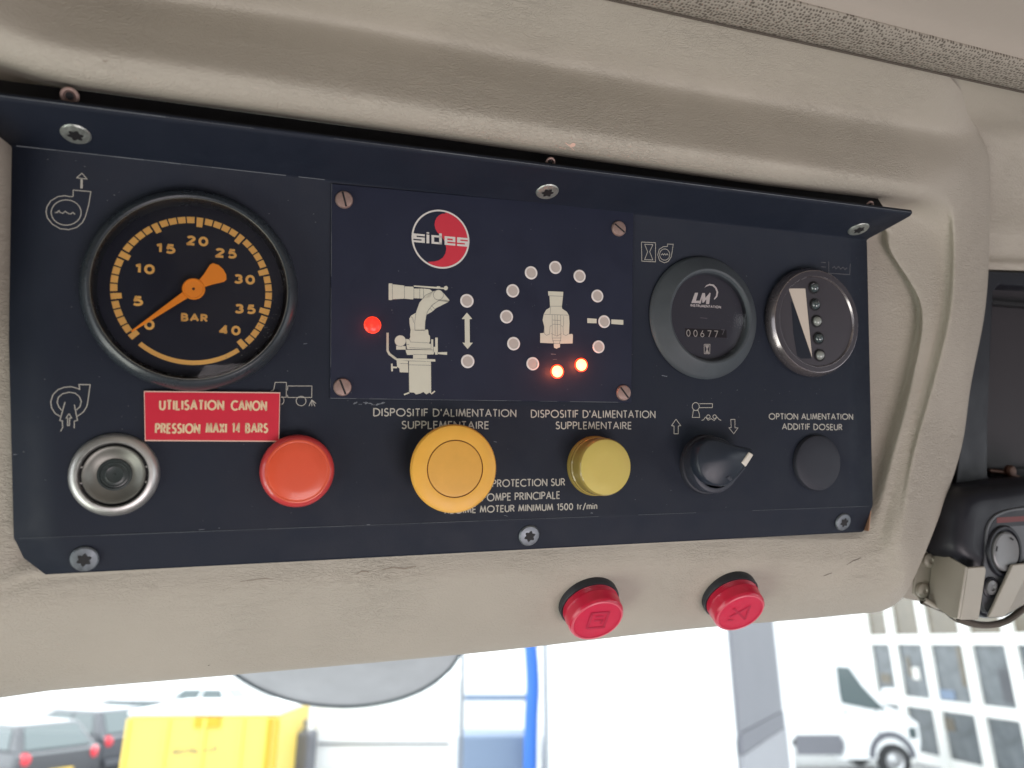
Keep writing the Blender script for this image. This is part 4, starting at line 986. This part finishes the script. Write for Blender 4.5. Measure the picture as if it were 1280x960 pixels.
pipe('copper_glint', [at(1240, 604, WR - 3), at(1262, 600, WR - 3), at(1300, 601, WR - 3), at(1340, 600, WR - 3)], 1.4, 'copper', rd_o)
pc = at(1260, 589, WR - 4)
MB().lathe([(3.4, 0), (3.4, 2), (2.5, 3), (0, 3.4)], 20, pc).build('knob', 'copper', rd_o, tuple(pc))  # brown round shape added to the copper reflection

# =================================================================== HANDSET
hs = thing('microphone_handset', 'black handheld radio handset with grey round key, clipped in the beige metal bracket', 'handset', PM, origin=tuple(at(1240, 700, -14)))
hp = pxs([(1188, 655), (1192, 632), (1205, 614), (1240, 606), (1330, 600), (1345, 640), (1340, 690), (1300, 720), (1268, 768), (1250, 776), (1232, 772), (1218, 750), (1206, 712), (1186, 688)], -10)
hpl = [np.array(p) for p in crm(hp, 3, True)]; hc_ = np.mean(hpl, axis=0)
lv_ = []
for w, d in ((-34, 0), (-16, 0), (-11, 1.5), (-8, 4.0), (-6.8, 7.5), (-6.5, 12)):
    lv_.append([np.array([*(p[:2] + (hc_[:2] - p[:2]) / np.linalg.norm(hc_[:2] - p[:2]) * d), w]) for p in hpl])
hm_ = MB().grid(lv_, closed=True, flip=True); hm_.f.append(tuple(len(hm_.v) - len(hpl) + i for i in range(len(hpl))))
hm_.build('body', 'radio', hs, tuple(hc_), smooth=60)
fw = -5.6
fp = crm([(*at(x, y, fw)[:2], 0) for x, y in ((1229, 712), (1232, 690), (1233, 664), (1240, 648), (1254, 639), (1280, 634), (1330, 632), (1335, 680), (1300, 700), (1262, 722), (1250, 745), (1236, 768), (1228, 752))], 3, True)
fo = MB().prism([p[:2] for p in fp], -8, fw, .4).build('face_plate', 'grey', hs, tuple(at(1250, 690, fw)))
fp2 = crm([(*at(x, y, fw)[:2], 0) for x, y in ((1234, 690), (1235.5, 666), (1242, 651), (1256, 642), (1280, 637.5), (1330, 636), (1330, 655), (1262, 658), (1244, 672))], 3, True)
MB().prism([p[:2] for p in fp2], fw - .5, fw + .15).build('dark_inlay', 'radio', fo, tuple(at(1250, 660, fw)))
art('red_marking', [], .1, (1, 0, 0), 'redprint', [[(1246, 647), (1300, 644), (1300, 650), (1246, 654)]], parent=fo, w=fw + .22)
kc2 = at(1254, 689, fw)
rg = lab(MB().lathe([(12.6, -1), (12.6, .6), (12.0, 1.4), (10.8, 1.4), (10.2, .4), (9.6, .3)], 64, kc2, sx=.92).build('key_ring', 'radio', fo, tuple(kc2)), 'dark ring round the grey key')
MB().lathe([(9.6, .2), (9.4, 1.6), (8.6, 2.0), (5, 1.2), (0, 1.0)], 64, kc2, sx=.92).build('round_key', 'greylt', fo, tuple(kc2))
for a in (60, 165, 280):
    e2 = np.array([math.cos(R_(a)), math.sin(R_(a))]); t2 = np.array([-e2[1], e2[0]])
    MB().stroke([kc2[:2] + e2 * 7 - t2 * 1.2, kc2[:2] + e2 * 7 + t2 * 1.2], .9, fw + 2.05).build('key_mark', 'hole', fo, tuple(kc2))
kc3 = at(1237.5, 734, fw)
MB().lathe([(5.0, -1), (5.0, .6), (4.2, 1.0), (3.6, .5)], 40, kc3).build('screw_rim', 'radio', fo, tuple(kc3))
MB().lathe([(3.7, .4), (3.3, 1.3), (1.6, 1.6), (1.2, .9), (0, .9)], 32, kc3).build('screw_head', 'greylt', fo, tuple(kc3))

# =================================================================== BRACKET
br = thing('handset_bracket', 'beige painted folded metal bracket with two screws holding the black handset', 'bracket', PM, origin=tuple(at(1180, 730, -8)))
def px3(l): return [np.array(at(x, y, w)) for x, y, w in l]
def plate3(name, pts, th, parent=br, m='bracket'):
    P = px3(pts); n = np.cross(P[1] - P[0], P[2] - P[0]); n /= np.linalg.norm(n)
    if n[2] < 0: n = -n
    return MB().add(P + [p - n * th for p in P], [tuple(range(len(P))), tuple(range(2 * len(P) - 1, len(P) - 1, -1))] + [(i, i + len(P), (i + 1) % len(P) + len(P), (i + 1) % len(P)) for i in range(len(P))])
plate3('x', [(1145, 697, -26), (1156, 686, -25), (1170, 684, -24), (1170, 689, -24), (1162, 752, -24), (1150, 751, -25), (1142, 743, -26)], 1.4).build('mounting_tab', 'bracket', br, tuple(at(1155, 720, -25)), bevel=.4)
plate3('x', [(1169.5, 684.5, -24), (1210, 709, -3), (1200.5, 774.5, -3), (1190, 772, -6), (1162, 752, -24)], 1.4).build('cheek', 'bracket', br, tuple(at(1185, 730, -14)), bevel=.4)
plate3('x', [(1209.5, 709.5, -3), (1231, 708, -2), (1233, 712, -2), (1224, 773, -2), (1221, 775, -2), (1200.5, 775, -3)], 1.6).build('front_lip', 'bracket', br, tuple(at(1215, 740, -3)), bevel=.5)
plate3('x', [(1266, 706, -2), (1290, 703, -2), (1283, 720, -2), (1259, 768, -2), (1256, 771, -2), (1236, 772, -2)], 1.6).build('front_lip', 'bracket', br, tuple(at(1260, 740, -3)), bevel=.5)
plate3('x', [(1290, 703, -2), (1340, 702, -16), (1300, 745, -16), (1259, 768, -2)], 1.4).build('cheek', 'bracket', br, tuple(at(1290, 740, -10)), bevel=.4)
for (x, y) in ((1160.5, 700.5), (1153, 738)):
    c = at(x, y, -24.5)
    o = MB().lathe([(3.6, -1), (3.6, .9), (2.8, 1.6), (1.6, 1.8), (1.2, 1.2), (0, 1.2)], 24, c).build('screw', 'bracket', br, tuple(c))
pipe('rubber_edging', [at(1152, 751, -24), at(1168, 757, -22), at(1182, 763, -20), at(1198, 774, -12), at(1225, 781, -14), at(1250, 779, -16), at(1270, 768, -18), at(1300, 740, -20)], 1.7, 'rubber', br)
pipe('frayed_tape', [at(1156, 750, -20), at(1168, 757, -18), at(1178, 760, -16), at(1190, 768, -10), at(1198, 773, -6)], 1.3, 'bracket', br)

# =================================================================== WINDSCREEN AND MIRROR
wsn = MB().hexa([(-1.0, .63, 2.25), (1.8, .63, 2.25), (1.8, .64, 2.25), (-1.0, .64, 2.25)], [(-1.0, .655, 3.13), (1.8, .655, 3.13), (1.8, .665, 3.13), (-1.0, .665, 3.13)]).build('windscreen', 'windscreen', mm=False, smooth=0)
wsn['label'] = 'clear windscreen pane below the beige housing, the yard showing through it'; wsn['category'] = 'windscreen'
mc = wp(423, 792, 1.0)
nrm = Vector((0.05, -.56, -.80)).normalized()
mi = thing('wide_angle_mirror', 'round grey outside mirror hanging beyond the windscreen, cut off by the housing', 'mirror', Matrix.Translation(mc))
mi['_o'] = list(mc)
RM = .162
MB().lathe([(RM * .97, -.012), (RM, -.006), (RM * 1.002, .002), (RM * .99, .006), (RM * .972, .003)], 96, mc, nrm).build('rim', 'mirrorrim', mi, tuple(mc), mm=False)
MB().lathe([(RM * .974, .003), (RM * .7, .010), (RM * .35, .016), (0, .018)], 96, mc, nrm).build('mirror_face', 'mirror', mi, tuple(mc), mm=False)  # matt grey stands in for the bright reflection in the mirror
MB().lathe([(RM * .97, -.01), (RM * .8, -.03), (RM * .4, -.06), (0, -.065)], 96, mc, nrm).build('back_shell', 'mirrorrim', mi, tuple(mc), mm=False)

# =================================================================== OUTSIDE
def wthing(name, label, cat, loc, rz=0, group=None):
    o = bpy.data.objects.new(name, None); COL.objects.link(o); o.location = loc; o.rotation_euler = (0, 0, rz)
    o['label'] = label; o['category'] = cat; o['_o'] = [0, 0, 0]
    if group: o['group'] = group
    return o
def wheel(parent, x, y, r=.33, wd=.2, z=None):
    side = 1 if y > 0 else -1
    w_ = MB().lathe([(r * .6, -wd / 2), (r, -wd / 2), (r, wd / 2), (r * .62, wd / 2)], 28, (x, y, r), (0, side, 0)).build('wheel', 'tyre', parent, (x, y, r), mm=False)
    MB().lathe([(r * .63, wd / 2 - .02), (r * .5, wd / 2 - .05), (r * .15, wd / 2), (0, wd / 2)], 20, (x, y, r), (0, side, 0)).build('rim', 'rim', w_, (x, y, r), mm=False)
    return w_
def hatchback(name, label, loc, rz, paint, platecol=True, L=4.0, Wd=1.74, H=1.47, scale=1.0):
    """nose towards +x, tail at -x"""
    t = wthing(name, label, 'car', loc, rz, 'cars parked in the yard')
    def sec(x, z0, z1, hw): return x, z0, z1, hw
    b = MB(); h = Wd / 2
    pr = [(-L / 2, .45), (-L / 2 - .04, .62), (-L / 2, .95), (-L / 2 + .1, 1.0), (L / 2 - 1.1, .98), (L / 2 - .25, .82), (L / 2, .62), (L / 2, .35), (L / 2 - .3, .22), (-L / 2 + .25, .22)]
    rows_ = []
    for yy, k in ((-h, .96), (-h * .97, 1.0), (-h * .6, 1.0), (0, 1.0), (h * .6, 1.0), (h * .97, 1.0), (h, .96)):
        rows_.append([(x * (k if abs(yy) > h * .98 else 1), yy, z if abs(yy) < h else (z - .6) * .9 + .6) for x, z in pr])
    b.grid(rows_, closed=True)
    n = len(pr); b.f.append(tuple(range(n))); b.f.append(tuple(len(b.v) - n + i for i in range(n)))
    b.build('body', paint, t, mm=False, smooth=40)
    c0 = [(-L / 2 + .08, -h * .94, .97), (L / 2 - 1.0, -h * .94, .97), (L / 2 - 1.0, h * .94, .97), (-L / 2 + .08, h * .94, .97)]
    c1 = [(-L / 2 + .55, -h * .72, H), (L / 2 - 1.95, -h * .72, H), (L / 2 - 1.95, h * .72, H), (-L / 2 + .55, h * .72, H)]
    MB().hexa(c0, c1).build('roof', paint, t, mm=False, smooth=0, bevel=.06)
    def quad(name, a, b_, c_, d_, m, off):
        P = [np.array(p, float) for p in (a, b_, c_, d_)]; nn = np.cross(P[1] - P[0], P[3] - P[0]); nn /= np.linalg.norm(nn)
        return MB().hexa([p + nn * off for p in P], [p + nn * (off + .012) for p in P]).build(name, m, t, tuple(P[0]), mm=False, smooth=0)
    def lerp(p, q_, k): return tuple(np.array(p) * (1 - k) + np.array(q_) * k)
    def pane(A, B, C_, D, u0, u1, v0, v1, off=.004):
        f = lambda u, v: lerp(lerp(A, B, u), lerp(D, C_, u), v)
        return quad('window', f(u0, v0), f(u1, v0), f(u1, v1), f(u0, v1), 'carglass', off)
    pane(c0[0], c0[1], c1[1], c1[0], .10, .44, .12, .86); pane(c0[0], c0[1], c1[1], c1[0], .48, .86, .12, .86)
    pane(c0[2], c0[3], c1[3], c1[2], .14, .52, .12, .86); pane(c0[2], c0[3], c1[3], c1[2], .56, .90, .12, .86)
    pane(c0[3], c0[0], c1[0], c1[3], .08, .92, .10, .88); pane(c0[1], c0[2], c1[2], c1[1], .06, .94, .06, .92)
    for s_ in (-1, 1):
        tl = MB()
        tl.lathe([(.02, -.04), (.10, -.02), (.12, .02), (.08, .05), (0, .06)], 20, (-L / 2 + .02, s_ * h * .82, .88), (-1, s_ * .35, .1)).build('tail_light', 'tail', t, (-L / 2, s_ * h * .82, .88), mm=False)
        MB().lathe([(.10, -.02), (.12, .02), (0, .05)], 16, (L / 2 - .08, s_ * h * .75, .68), (1, s_ * .3, .2)).build('headlight', 'whitetop', t, (L / 2, s_ * h * .75, .68), mm=False)
        for x in (-L / 2 + .75, L / 2 - .8): wheel(t, x, s_ * (h - .09), .31, .2)
    MB().box(-L / 2 - .07, -L / 2 - .03, -.26, .26, .55, .66).build('number_plate', 'plateye', t, mm=False, smooth=0)
    MB().box(-L / 2 - .09, -L / 2 + .02, -h * .9, h * .9, .36, .52).build('bumper', paint, t, mm=False, smooth=0, bevel=.04)
    return t
a_ = wp(52, 930, 14.0)
hatchback('parked_car', 'dark grey hatchback with round red tail lights at the lower left edge', (wp(74, 930, 16.8).x - 1.45, 17.3, 0), R_(180 - 28), 'carpaint', H=1.46)
a_ = wp(120, 930, 17.0)
hatchback('parked_car', 'grey car half hidden between the dark hatchback and the yellow container', (wp(142, 930, 19.0).x - 1.45, 20.0, 0), R_(180 - 24), 'carpaint2', H=1.5)
a_ = wp(250, 880, 30)
hatchback('parked_car', 'pale distant car showing above the yellow container', (a_.x, 29, 0), R_(178), 'carwhite', H=1.5)
a_ = wp(176, 890, 24)
hatchback('parked_car', 'small dark car far back, left of the yellow container top', (a_.x - .6, 24, 0), R_(176), 'carpaint', H=1.42)

# yellow container
def zq(py, Y, px=640): return wp(px, py, Y).z
Yc = 11.0
yx0, yx1 = wp(161, 920, Yc).x, wp(345, 920, Yc).x
zt = zq(893, Yc)
yt = wthing('yellow_container', 'bright yellow steel container with a white lid and small dark lettering', 'container', ((yx0 + yx1) / 2, Yc, 0), R_(3.5))
hwid = (yx1 - yx0) / 2
MB().box(-hwid, hwid, 0, 2.2, .12, zt - .02).build('body', 'vanyel', yt, mm=False, smooth=0, bevel=.03)
MB().box(-hwid - .02, hwid + .02, -.03, 2.25, zt - .015, zt + .05).build('lid', 'whitetop', yt, mm=False, smooth=0, bevel=.02)
for x in (-hwid + .0, -hwid * .48, hwid * .02, hwid * .52, hwid - .0):
    MB().box(x - .02, x + .02, -.035, -.002, .15, zt - .05).build('rib', 'vanyel' if x not in (hwid,) else 'vanyel2', yt, mm=False, smooth=0)
MB().box(hwid - .14, hwid - .08, -.04, -.003, .15, zt - .05).build('hinge_bar', 'vanyel2', yt, mm=False, smooth=0)
MB().box(-.12, .22, -.03, -.003, zt - .16, zt - .03).build('latch_plate', 'vanyel2', yt, mm=False, smooth=0)
tx = MB(); rr = random.Random(5)
zt2 = zq(943, Yc)
f2 = MB(); write(f2, 'MOTEUR', (0, 0), (.42, .02), .055, .016, 0, .2); 
tx.add([(-.36 + v[0], -.004, zt2 + v[1]) for v in f2.v], f2.f)
f2 = MB(); write(f2, 'LP', (.47, .03), (.57, .03), .055, .016, 0, .2)
tx.add([(-.36 + v[0], -.004, zt2 + v[1]) for v in f2.v], f2.f)
tx.build('lettering', 'ink', yt, mm=False, smooth=0)
for s_ in (-1, 1):
    MB().box(s_ * hwid * .7 - .1, s_ * hwid * .7 + .1, .2, .5, 0, .12).build('foot', 'tyre', yt, mm=False, smooth=0)
# pale container right behind the mirror
pt = wthing('white_container', 'pale white container behind the mirror, right of the yellow container', 'container', (0, 0, 0))
a0_ = wp(392, 905, 13); a1_ = wp(570, 905, 13)
pb = MB().box(a0_.x, a1_.x, 13, 15.5, .25, zq(850, 13)); pb.build('body', 'lorry', pt, mm=False, smooth=0, bevel=.04)
MB().box(a0_.x + .1, a1_.x - .1, 12.98, 12.995, zq(931, 13), zq(928, 13)).build('seam', 'lorrygrey', pt, mm=False, smooth=0)
for k in (0.2, 0.8): MB().box(a0_.x + (a1_.x - a0_.x) * k - .1, a0_.x + (a1_.x - a0_.x) * k + .1, 13.1, 15.3, 0, .25).build('skid', 'pole', pt, mm=False, smooth=0)
dk = wthing('pallet_truck', 'small dark trolley between the yellow container and the white one', 'trolley', (wp(378, 915, 12.4).x, 12.4, 0))
zz = zq(905, 12.4)
MB().box(-.14, .12, 0, .5, .2, zz - .12).build('body', 'lorrydk', dk, mm=False, smooth=0, bevel=.05)
MB().box(-.02, .03, .1, .15, zz - .12, zz + .05).build('handle', 'pole', dk, mm=False, smooth=0)
MB().lathe([(.14, -.05), (.14, .05), (0, .06)], 20, (.1, -.02, .14), (0, -1, 0)).build('wheel', 'tyre', dk, (.1, 0, .14), mm=False)
MB().lathe([(.14, -.05), (.14, .05), (0, .06)], 20, (-.1, -.02, .14), (0, -1, 0)).build('wheel', 'tyre', dk, (-.1, 0, .14), mm=False)

# blue things between the two poles
def pole(px, Y, label, r=.02, top=6.0, m='pole'):
    p = wp(px, 900, Y)
    o = MB().lathe([(r * 2.4, 0), (r * 2.4, .03), (r, .04), (r, top), (0, top)], 16, (p.x, Y, 0)).build('pole', m, None, (p.x, Y, 0), mm=False)
    o['label'] = label; o['category'] = 'pole'; return o
pole(577, 7.6, 'thin grey pole left of the blue stand', .018)
pole(683, 7.6, 'thin grey pole between the blue stand and the white lorry', .018)
bs = wthing('blue_stand', 'blue steel stand with a curved post and blue grey crossbar', 'stand', (wp(664, 900, 9).x, 9.0, 0))
x0 = 0
def wpipe(name, pts, r, m, parent, n=10):
    P = crm([np.array(p) for p in pts], 5); rows_ = []
    for i, p in enumerate(P):
        d = P[min(i + 1, len(P) - 1)] - P[max(i - 1, 0)]; d = d / np.linalg.norm(d)
        x = np.cross(d, [0, 1., 0]); x /= np.linalg.norm(x); y = np.cross(x, d)
        rows_.append([p + (x * math.cos(2 * math.pi * k / n) + y * math.sin(2 * math.pi * k / n)) * r for k in range(n)])
    return MB().grid(rows_, closed=True).build(name, m, parent, tuple(P[0]), mm=False)
wpipe('post', [(-.02, 0, 0), (-.02, 0, 1.4), (0, 0, 2.2), (.02, 0, 2.6), (-.02, 0, 3.2)], .075, 'blue', bs)
MB().box(-.74, 0, -.02, .04, zq(876, 9), zq(868, 9)).build('crossbar', 'bluegrey', bs, mm=False, smooth=0, bevel=.01)
MB().box(-.82, .06, .2, .9, .1, zq(922, 9)).build('lower_tray', 'bluegrey', bs, mm=False, smooth=0, bevel=.03)
MB().lathe([(.25, 0), (.25, .03), (0, .04)], 20, (-.02, 0, 0)).build('foot', 'pole', bs, (-.02, 0, 0), mm=False)
wb = wthing('white_site_cabin', 'white cabin wall seen behind the blue stand', 'cabin', (0, 0, 0))
a0_ = wp(560, 900, 16); a1_ = wp(700, 900, 16)
MB().box(a0_.x, a1_.x, 16, 18, 0, 6).build('wall', 'lorry', wb, mm=False, smooth=0)
MB().box(a0_.x, a1_.x, 15.97, 15.99, 1.0, 1.05).build('joint', 'slab', wb, mm=False, smooth=0)

# white lorry with grey rear door
Yl = 8.0
p0 = wp(684, 900, Yl); p1 = wp(918, 900, Yl)
ly = wthing('box_lorry', 'tall white box lorry with a grey door end filling the middle of the view', 'lorry', ((p0.x + p1.x) / 2, Yl, 0))
hx = (p1.x - p0.x) / 2
MB().box(-hx, hx, 0, 3.5, .75, 4.3).build('cargo_box', 'lorry', ly, mm=False, smooth=0, bevel=.02)
xr = wp(976, 900, 10.6).x - (p0.x + p1.x) / 2
P = [(hx + .004, .0), (xr, 2.6)]
def vwall(x0, y0, x1, y1, z0, z1, th, name, m, parent):
    d = np.array([x1 - x0, y1 - y0, 0.]); L = np.linalg.norm(d); d /= L; n = np.array([d[1], -d[0], 0]) * th
    A = [np.array([x0, y0, z0]), np.array([x1, y1, z0]), np.array([x1, y1, z1]), np.array([x0, y0, z1])]
    return MB().hexa([p - n for p in A], A).build(name, m, parent, tuple(A[0]), mm=False, smooth=0)
zs = zq(903, 9, 940); zs2 = zq(927, 9, 940)
vwall(hx + .01, .02, xr, 2.6, zs, 4.3, -.04, 'end_door', 'lorrygrey', ly)
vwall(hx + .01, .02, xr, 2.6, zs2, zs - .01, -.05, 'lower_band', 'lorrydk', ly)
vwall(hx + .01, .02, xr, 2.6, .75, zs2 - .01, -.06, 'tail_lift', 'slab', ly)
vwall(xr - .01, 2.6, xr + .12, 2.62, .6, 4.3, .05, 'edge_post', 'lorry', ly)
for x in (-hx + .6, hx - .6):
    for yy in (.2, 3.2): 
        MB().lathe([(.3, -.14), (.45, -.12), (.45, .12), (.28, .14), (0, .1)], 28, (x, yy, .45), (0, -1, 0)).build('wheel', 'tyre', ly, (x, yy, .45), mm=False)
MB().box(-hx + .1, hx - .1, .3, 3.2, .5, .75).build('chassis', 'lorrydk', ly, mm=False, smooth=0)

# white delivery van behind it, nose to the right
Yv = 19.3
v0 = wp(984, 900, Yv).x; vn = wp(1150, 930, Yv).x
dv_ = wthing('delivery_van', 'white delivery van with box body, nose pointing right towards the window front', 'van', (v0, Yv, 0))
wv = vn - v0
def vx(px, py): q_ = wp(px, py, Yv); return (q_.x - v0, q_.z)
side = [vx(1040, 822), vx(1058, 826), vx(1066, 838), vx(1085, 864), vx(1104, 882), vx(1128, 892), vx(1146, 905), vx(1149, 925), vx(1148, 944), (vx(1149, 944)[0], .45), (vx(1052, 944)[0], .45), vx(1040, 944)]
s3 = MB()
nn_ = len(side)
s3.grid([[(x, y, z) for x, z in side] for y in (0, .06, 1.94, 2.0)], closed=True)
s3.f.append(tuple(range(nn_))); s3.f.append(tuple(3 * nn_ + i for i in range(nn_)))
s3.build('cab', 'carwhite', dv_, mm=False, smooth=0, bevel=.03)
bx = vx(1040, 822)[0]
MB().box(-1.6, bx, -.08, 2.08, .85, 3.7).build('cargo_box', 'lorry', dv_, mm=False, smooth=0, bevel=.02)
MB().box(.35, bx - .0, -.06, 2.06, .62, .84).build('side_skirt', 'lorrygrey', dv_, mm=False, smooth=0)
q0 = vx(992, 918); q1 = vx(1052, 943)
MB().box(q0[0], q1[0], -.10, -.085, q1[1], q0[1]).build('lower_panel', 'lorrygrey', dv_, mm=False, smooth=0)
sw = [vx(1045, 833), vx(1061, 834), vx(1078, 858), vx(1096, 877), vx(1108, 888), vx(1086, 886), vx(1052, 879), vx(1049, 866)]
MB().add([(x, -.012, z) for x, z in sw] + [(x, -.002, z) for x, z in sw], [tuple(range(len(sw)))[::-1]] + [(i, (i + 1) % len(sw), (i + 1) % len(sw) + len(sw), i + len(sw)) for i in range(len(sw))]).build('window', 'carglass', dv_, mm=False, smooth=0)
qa, qb = vx(1100, 860), vx(1117, 872)
MB().box(qa[0], qb[0], -.22, -.02, qb[1], qa[1]).build('door_mirror', 'carwhite', dv_, mm=False, smooth=0, bevel=.03)
qs = [vx(1043, 880), vx(1046, 940)]; qd = [vx(1094, 884), vx(1096, 922)]
for (xa, za), (xb, zb) in ((qs[0], qs[1]), (qd[0], qd[1])):
    MB().box(xa - .012, xa + .012, -.012, -.002, zb, za).build('door_seam', 'lorrydk', dv_, mm=False, smooth=0)
qh = vx(1053, 889); MB().box(qh[0], qh[0] + .14, -.04, -.004, qh[1] - .03, qh[1]).build('door_handle', 'lorrydk', dv_, mm=False, smooth=0)
ql = vx(1144, 915); MB().box(ql[0] - .16, ql[0] + .03, -.015, .3, ql[1] - .14, ql[1] + .1).build('headlight', 'carglass', dv_, mm=False, smooth=0, bevel=.02)
qw = vx(1117, 953)
for yy in (-.02, 1.95):
    for xx in (qw[0], -1.0):
        w_ = MB().lathe([(.2, -.1), (.36, -.1), (.36, .1), (.22, .1)], 28, (xx, yy, .4), (0, -1 if yy < 1 else 1, 0)).build('wheel', 'tyre', dv_, (xx, yy, .4), mm=False)
        MB().lathe([(.22, .07), (.16, .03), (.05, .09), (0, .09)], 20, (xx, yy, .4), (0, -1 if yy < 1 else 1, 0)).build('rim', 'rim', w_, (xx, yy, .4), mm=False)
ar_ = arc(qw[0], .45, .48, .5, 0, 180, 14)
MB().stroke([(x, z) for x, z in ar_], .12, 0)
am = MB(); f2 = MB().stroke(ar_, .14, 0); am.add([(v[0], -.008, v[1]) for v in f2.v], f2.f); am.build('wheel_arch', 'lorrydk', dv_, mm=False)

# workshop with a big gridded window front, receding
FY = 17.0
BX1 = wp(1280, 803, FY).x
dirb = np.array([-80 / FPX, 1.0]); dirb /= np.linalg.norm(dirb)
def fac(px, py, off=0.0):
    """photo pixel -> (s along facade, z) on the facade plane"""
    d = CM.to_3x3() @ Vector(((px - 640) / FPX, -(py - 480) / FPX, -1.0))
    # plane through (BX1,13) with direction dirb ; normal n
    n = np.array([dirb[1], -dirb[0]])
    t = (n @ np.array([BX1, FY])) / (n @ np.array([d.x, d.y]))
    p = np.array([d.x, d.y]) * t
    return float((p - np.array([BX1, FY])) @ dirb), CAMZ + d.z * t
ws = wthing('workshop_building', 'white building with a large white gridded window front at the lower right', 'building', (BX1, FY, 0), math.atan2(dirb[1], dirb[0]))
# local x runs along facade (away), local y to the left of it = towards the camera side
ms = [fac(px, py)[0] for px, py in ((1087, 802), (1119, 802), (1160, 802), (1211, 802), (1267, 806))]
step = ms[3] - ms[4]
ms = ms + [ms[-1] - step, ms[-1] - 2 * step]
hz = [fac(1211, 740)[1], fac(1211, 799)[1], fac(1211, 886)[1], fac(1175, 952)[1], 0.0]
hz = [hz[0] + 1.2, hz[1], hz[2], hz[3], 0.0]
smax, smin = max(ms), min(ms)
mw = .16
for s_ in ms: MB().box(s_ - mw, s_ + mw, -.10, .10, 0, hz[0]).build('mullion', 'frame', ws, (s_, 0, 0), mm=False, smooth=0, bevel=.01)
for z in hz[:-1]: MB().box(smin, smax, -.07, .07, z - .12, z + .12).build('transom', 'frame', ws, (0, 0, z), mm=False, smooth=0)
for i in range(len(ms) - 1):
    for j in range(len(hz) - 1):
        MB().box(min(ms[i], ms[i + 1]) + mw, max(ms[i], ms[i + 1]) - mw, -.01, .01, hz[j + 1] + .12, hz[j] - .12).build('pane', 'panewarm' if j == 0 else 'pane', ws, ((ms[i] + ms[i + 1]) / 2, 0, (hz[j] + hz[j + 1]) / 2), mm=False, smooth=0)
for (px, py, wd_, ht, m_) in ((1186, 905, .5, .3, 'panewarm'), (1203, 833, .18, .9, 'panewarm'), (1137, 833, .16, .5, 'panewarm'), (1146, 842, .3, .3, 'logowhite'), (1262, 858, .5, .7, 'carpaint'), (1180, 868, .9, .22, 'bluegrey'), (1108, 848, .5, .25, 'panewarm')):
    s_, z_ = fac(px, py)
    MB().box(s_ - wd_ / 2, s_ + wd_ / 2, .012, .03, z_ - ht / 2, z_ + ht / 2).build('poster', m_, ws, (s_, .02, z_), mm=False, smooth=0, bevel=.004)
sw0 = fac(1062, 802)[0]
MB().box(smax + mw + .01, sw0 + 6, -.3, .12, 0, 6).build('wall', 'facade', ws, mm=False, smooth=0)
MB().box(smin, sw0 + 6, -.3, .14, hz[0] + .1, 8).build('upper_wall', 'facade', ws, mm=False, smooth=0)
MB().box(smin, sw0 + 6, -6, -5.9, 0, 6).build('back_wall', 'slab', ws, mm=False, smooth=0)
gs = wthing('grey_wall', 'grey wall slab between the delivery van and the white building', 'wall', (0, 0, 0))
p_ = wp(1048, 800, 26)
MB().box(p_.x - 1.2, p_.x + .7, 26, 26.3, 0, 9).build('slab', 'slab', gs, mm=False, smooth=0)
for k in range(3): MB().box(p_.x - 1.2, p_.x + .7, 25.97, 25.995, 1.9 + k * 1.3, 1.94 + k * 1.3).build('joint', 'lorrydk', gs, mm=False, smooth=0)
# clean helper tags
for o in list(bpy.data.objects):
    if '_o' in o: del o['_o']
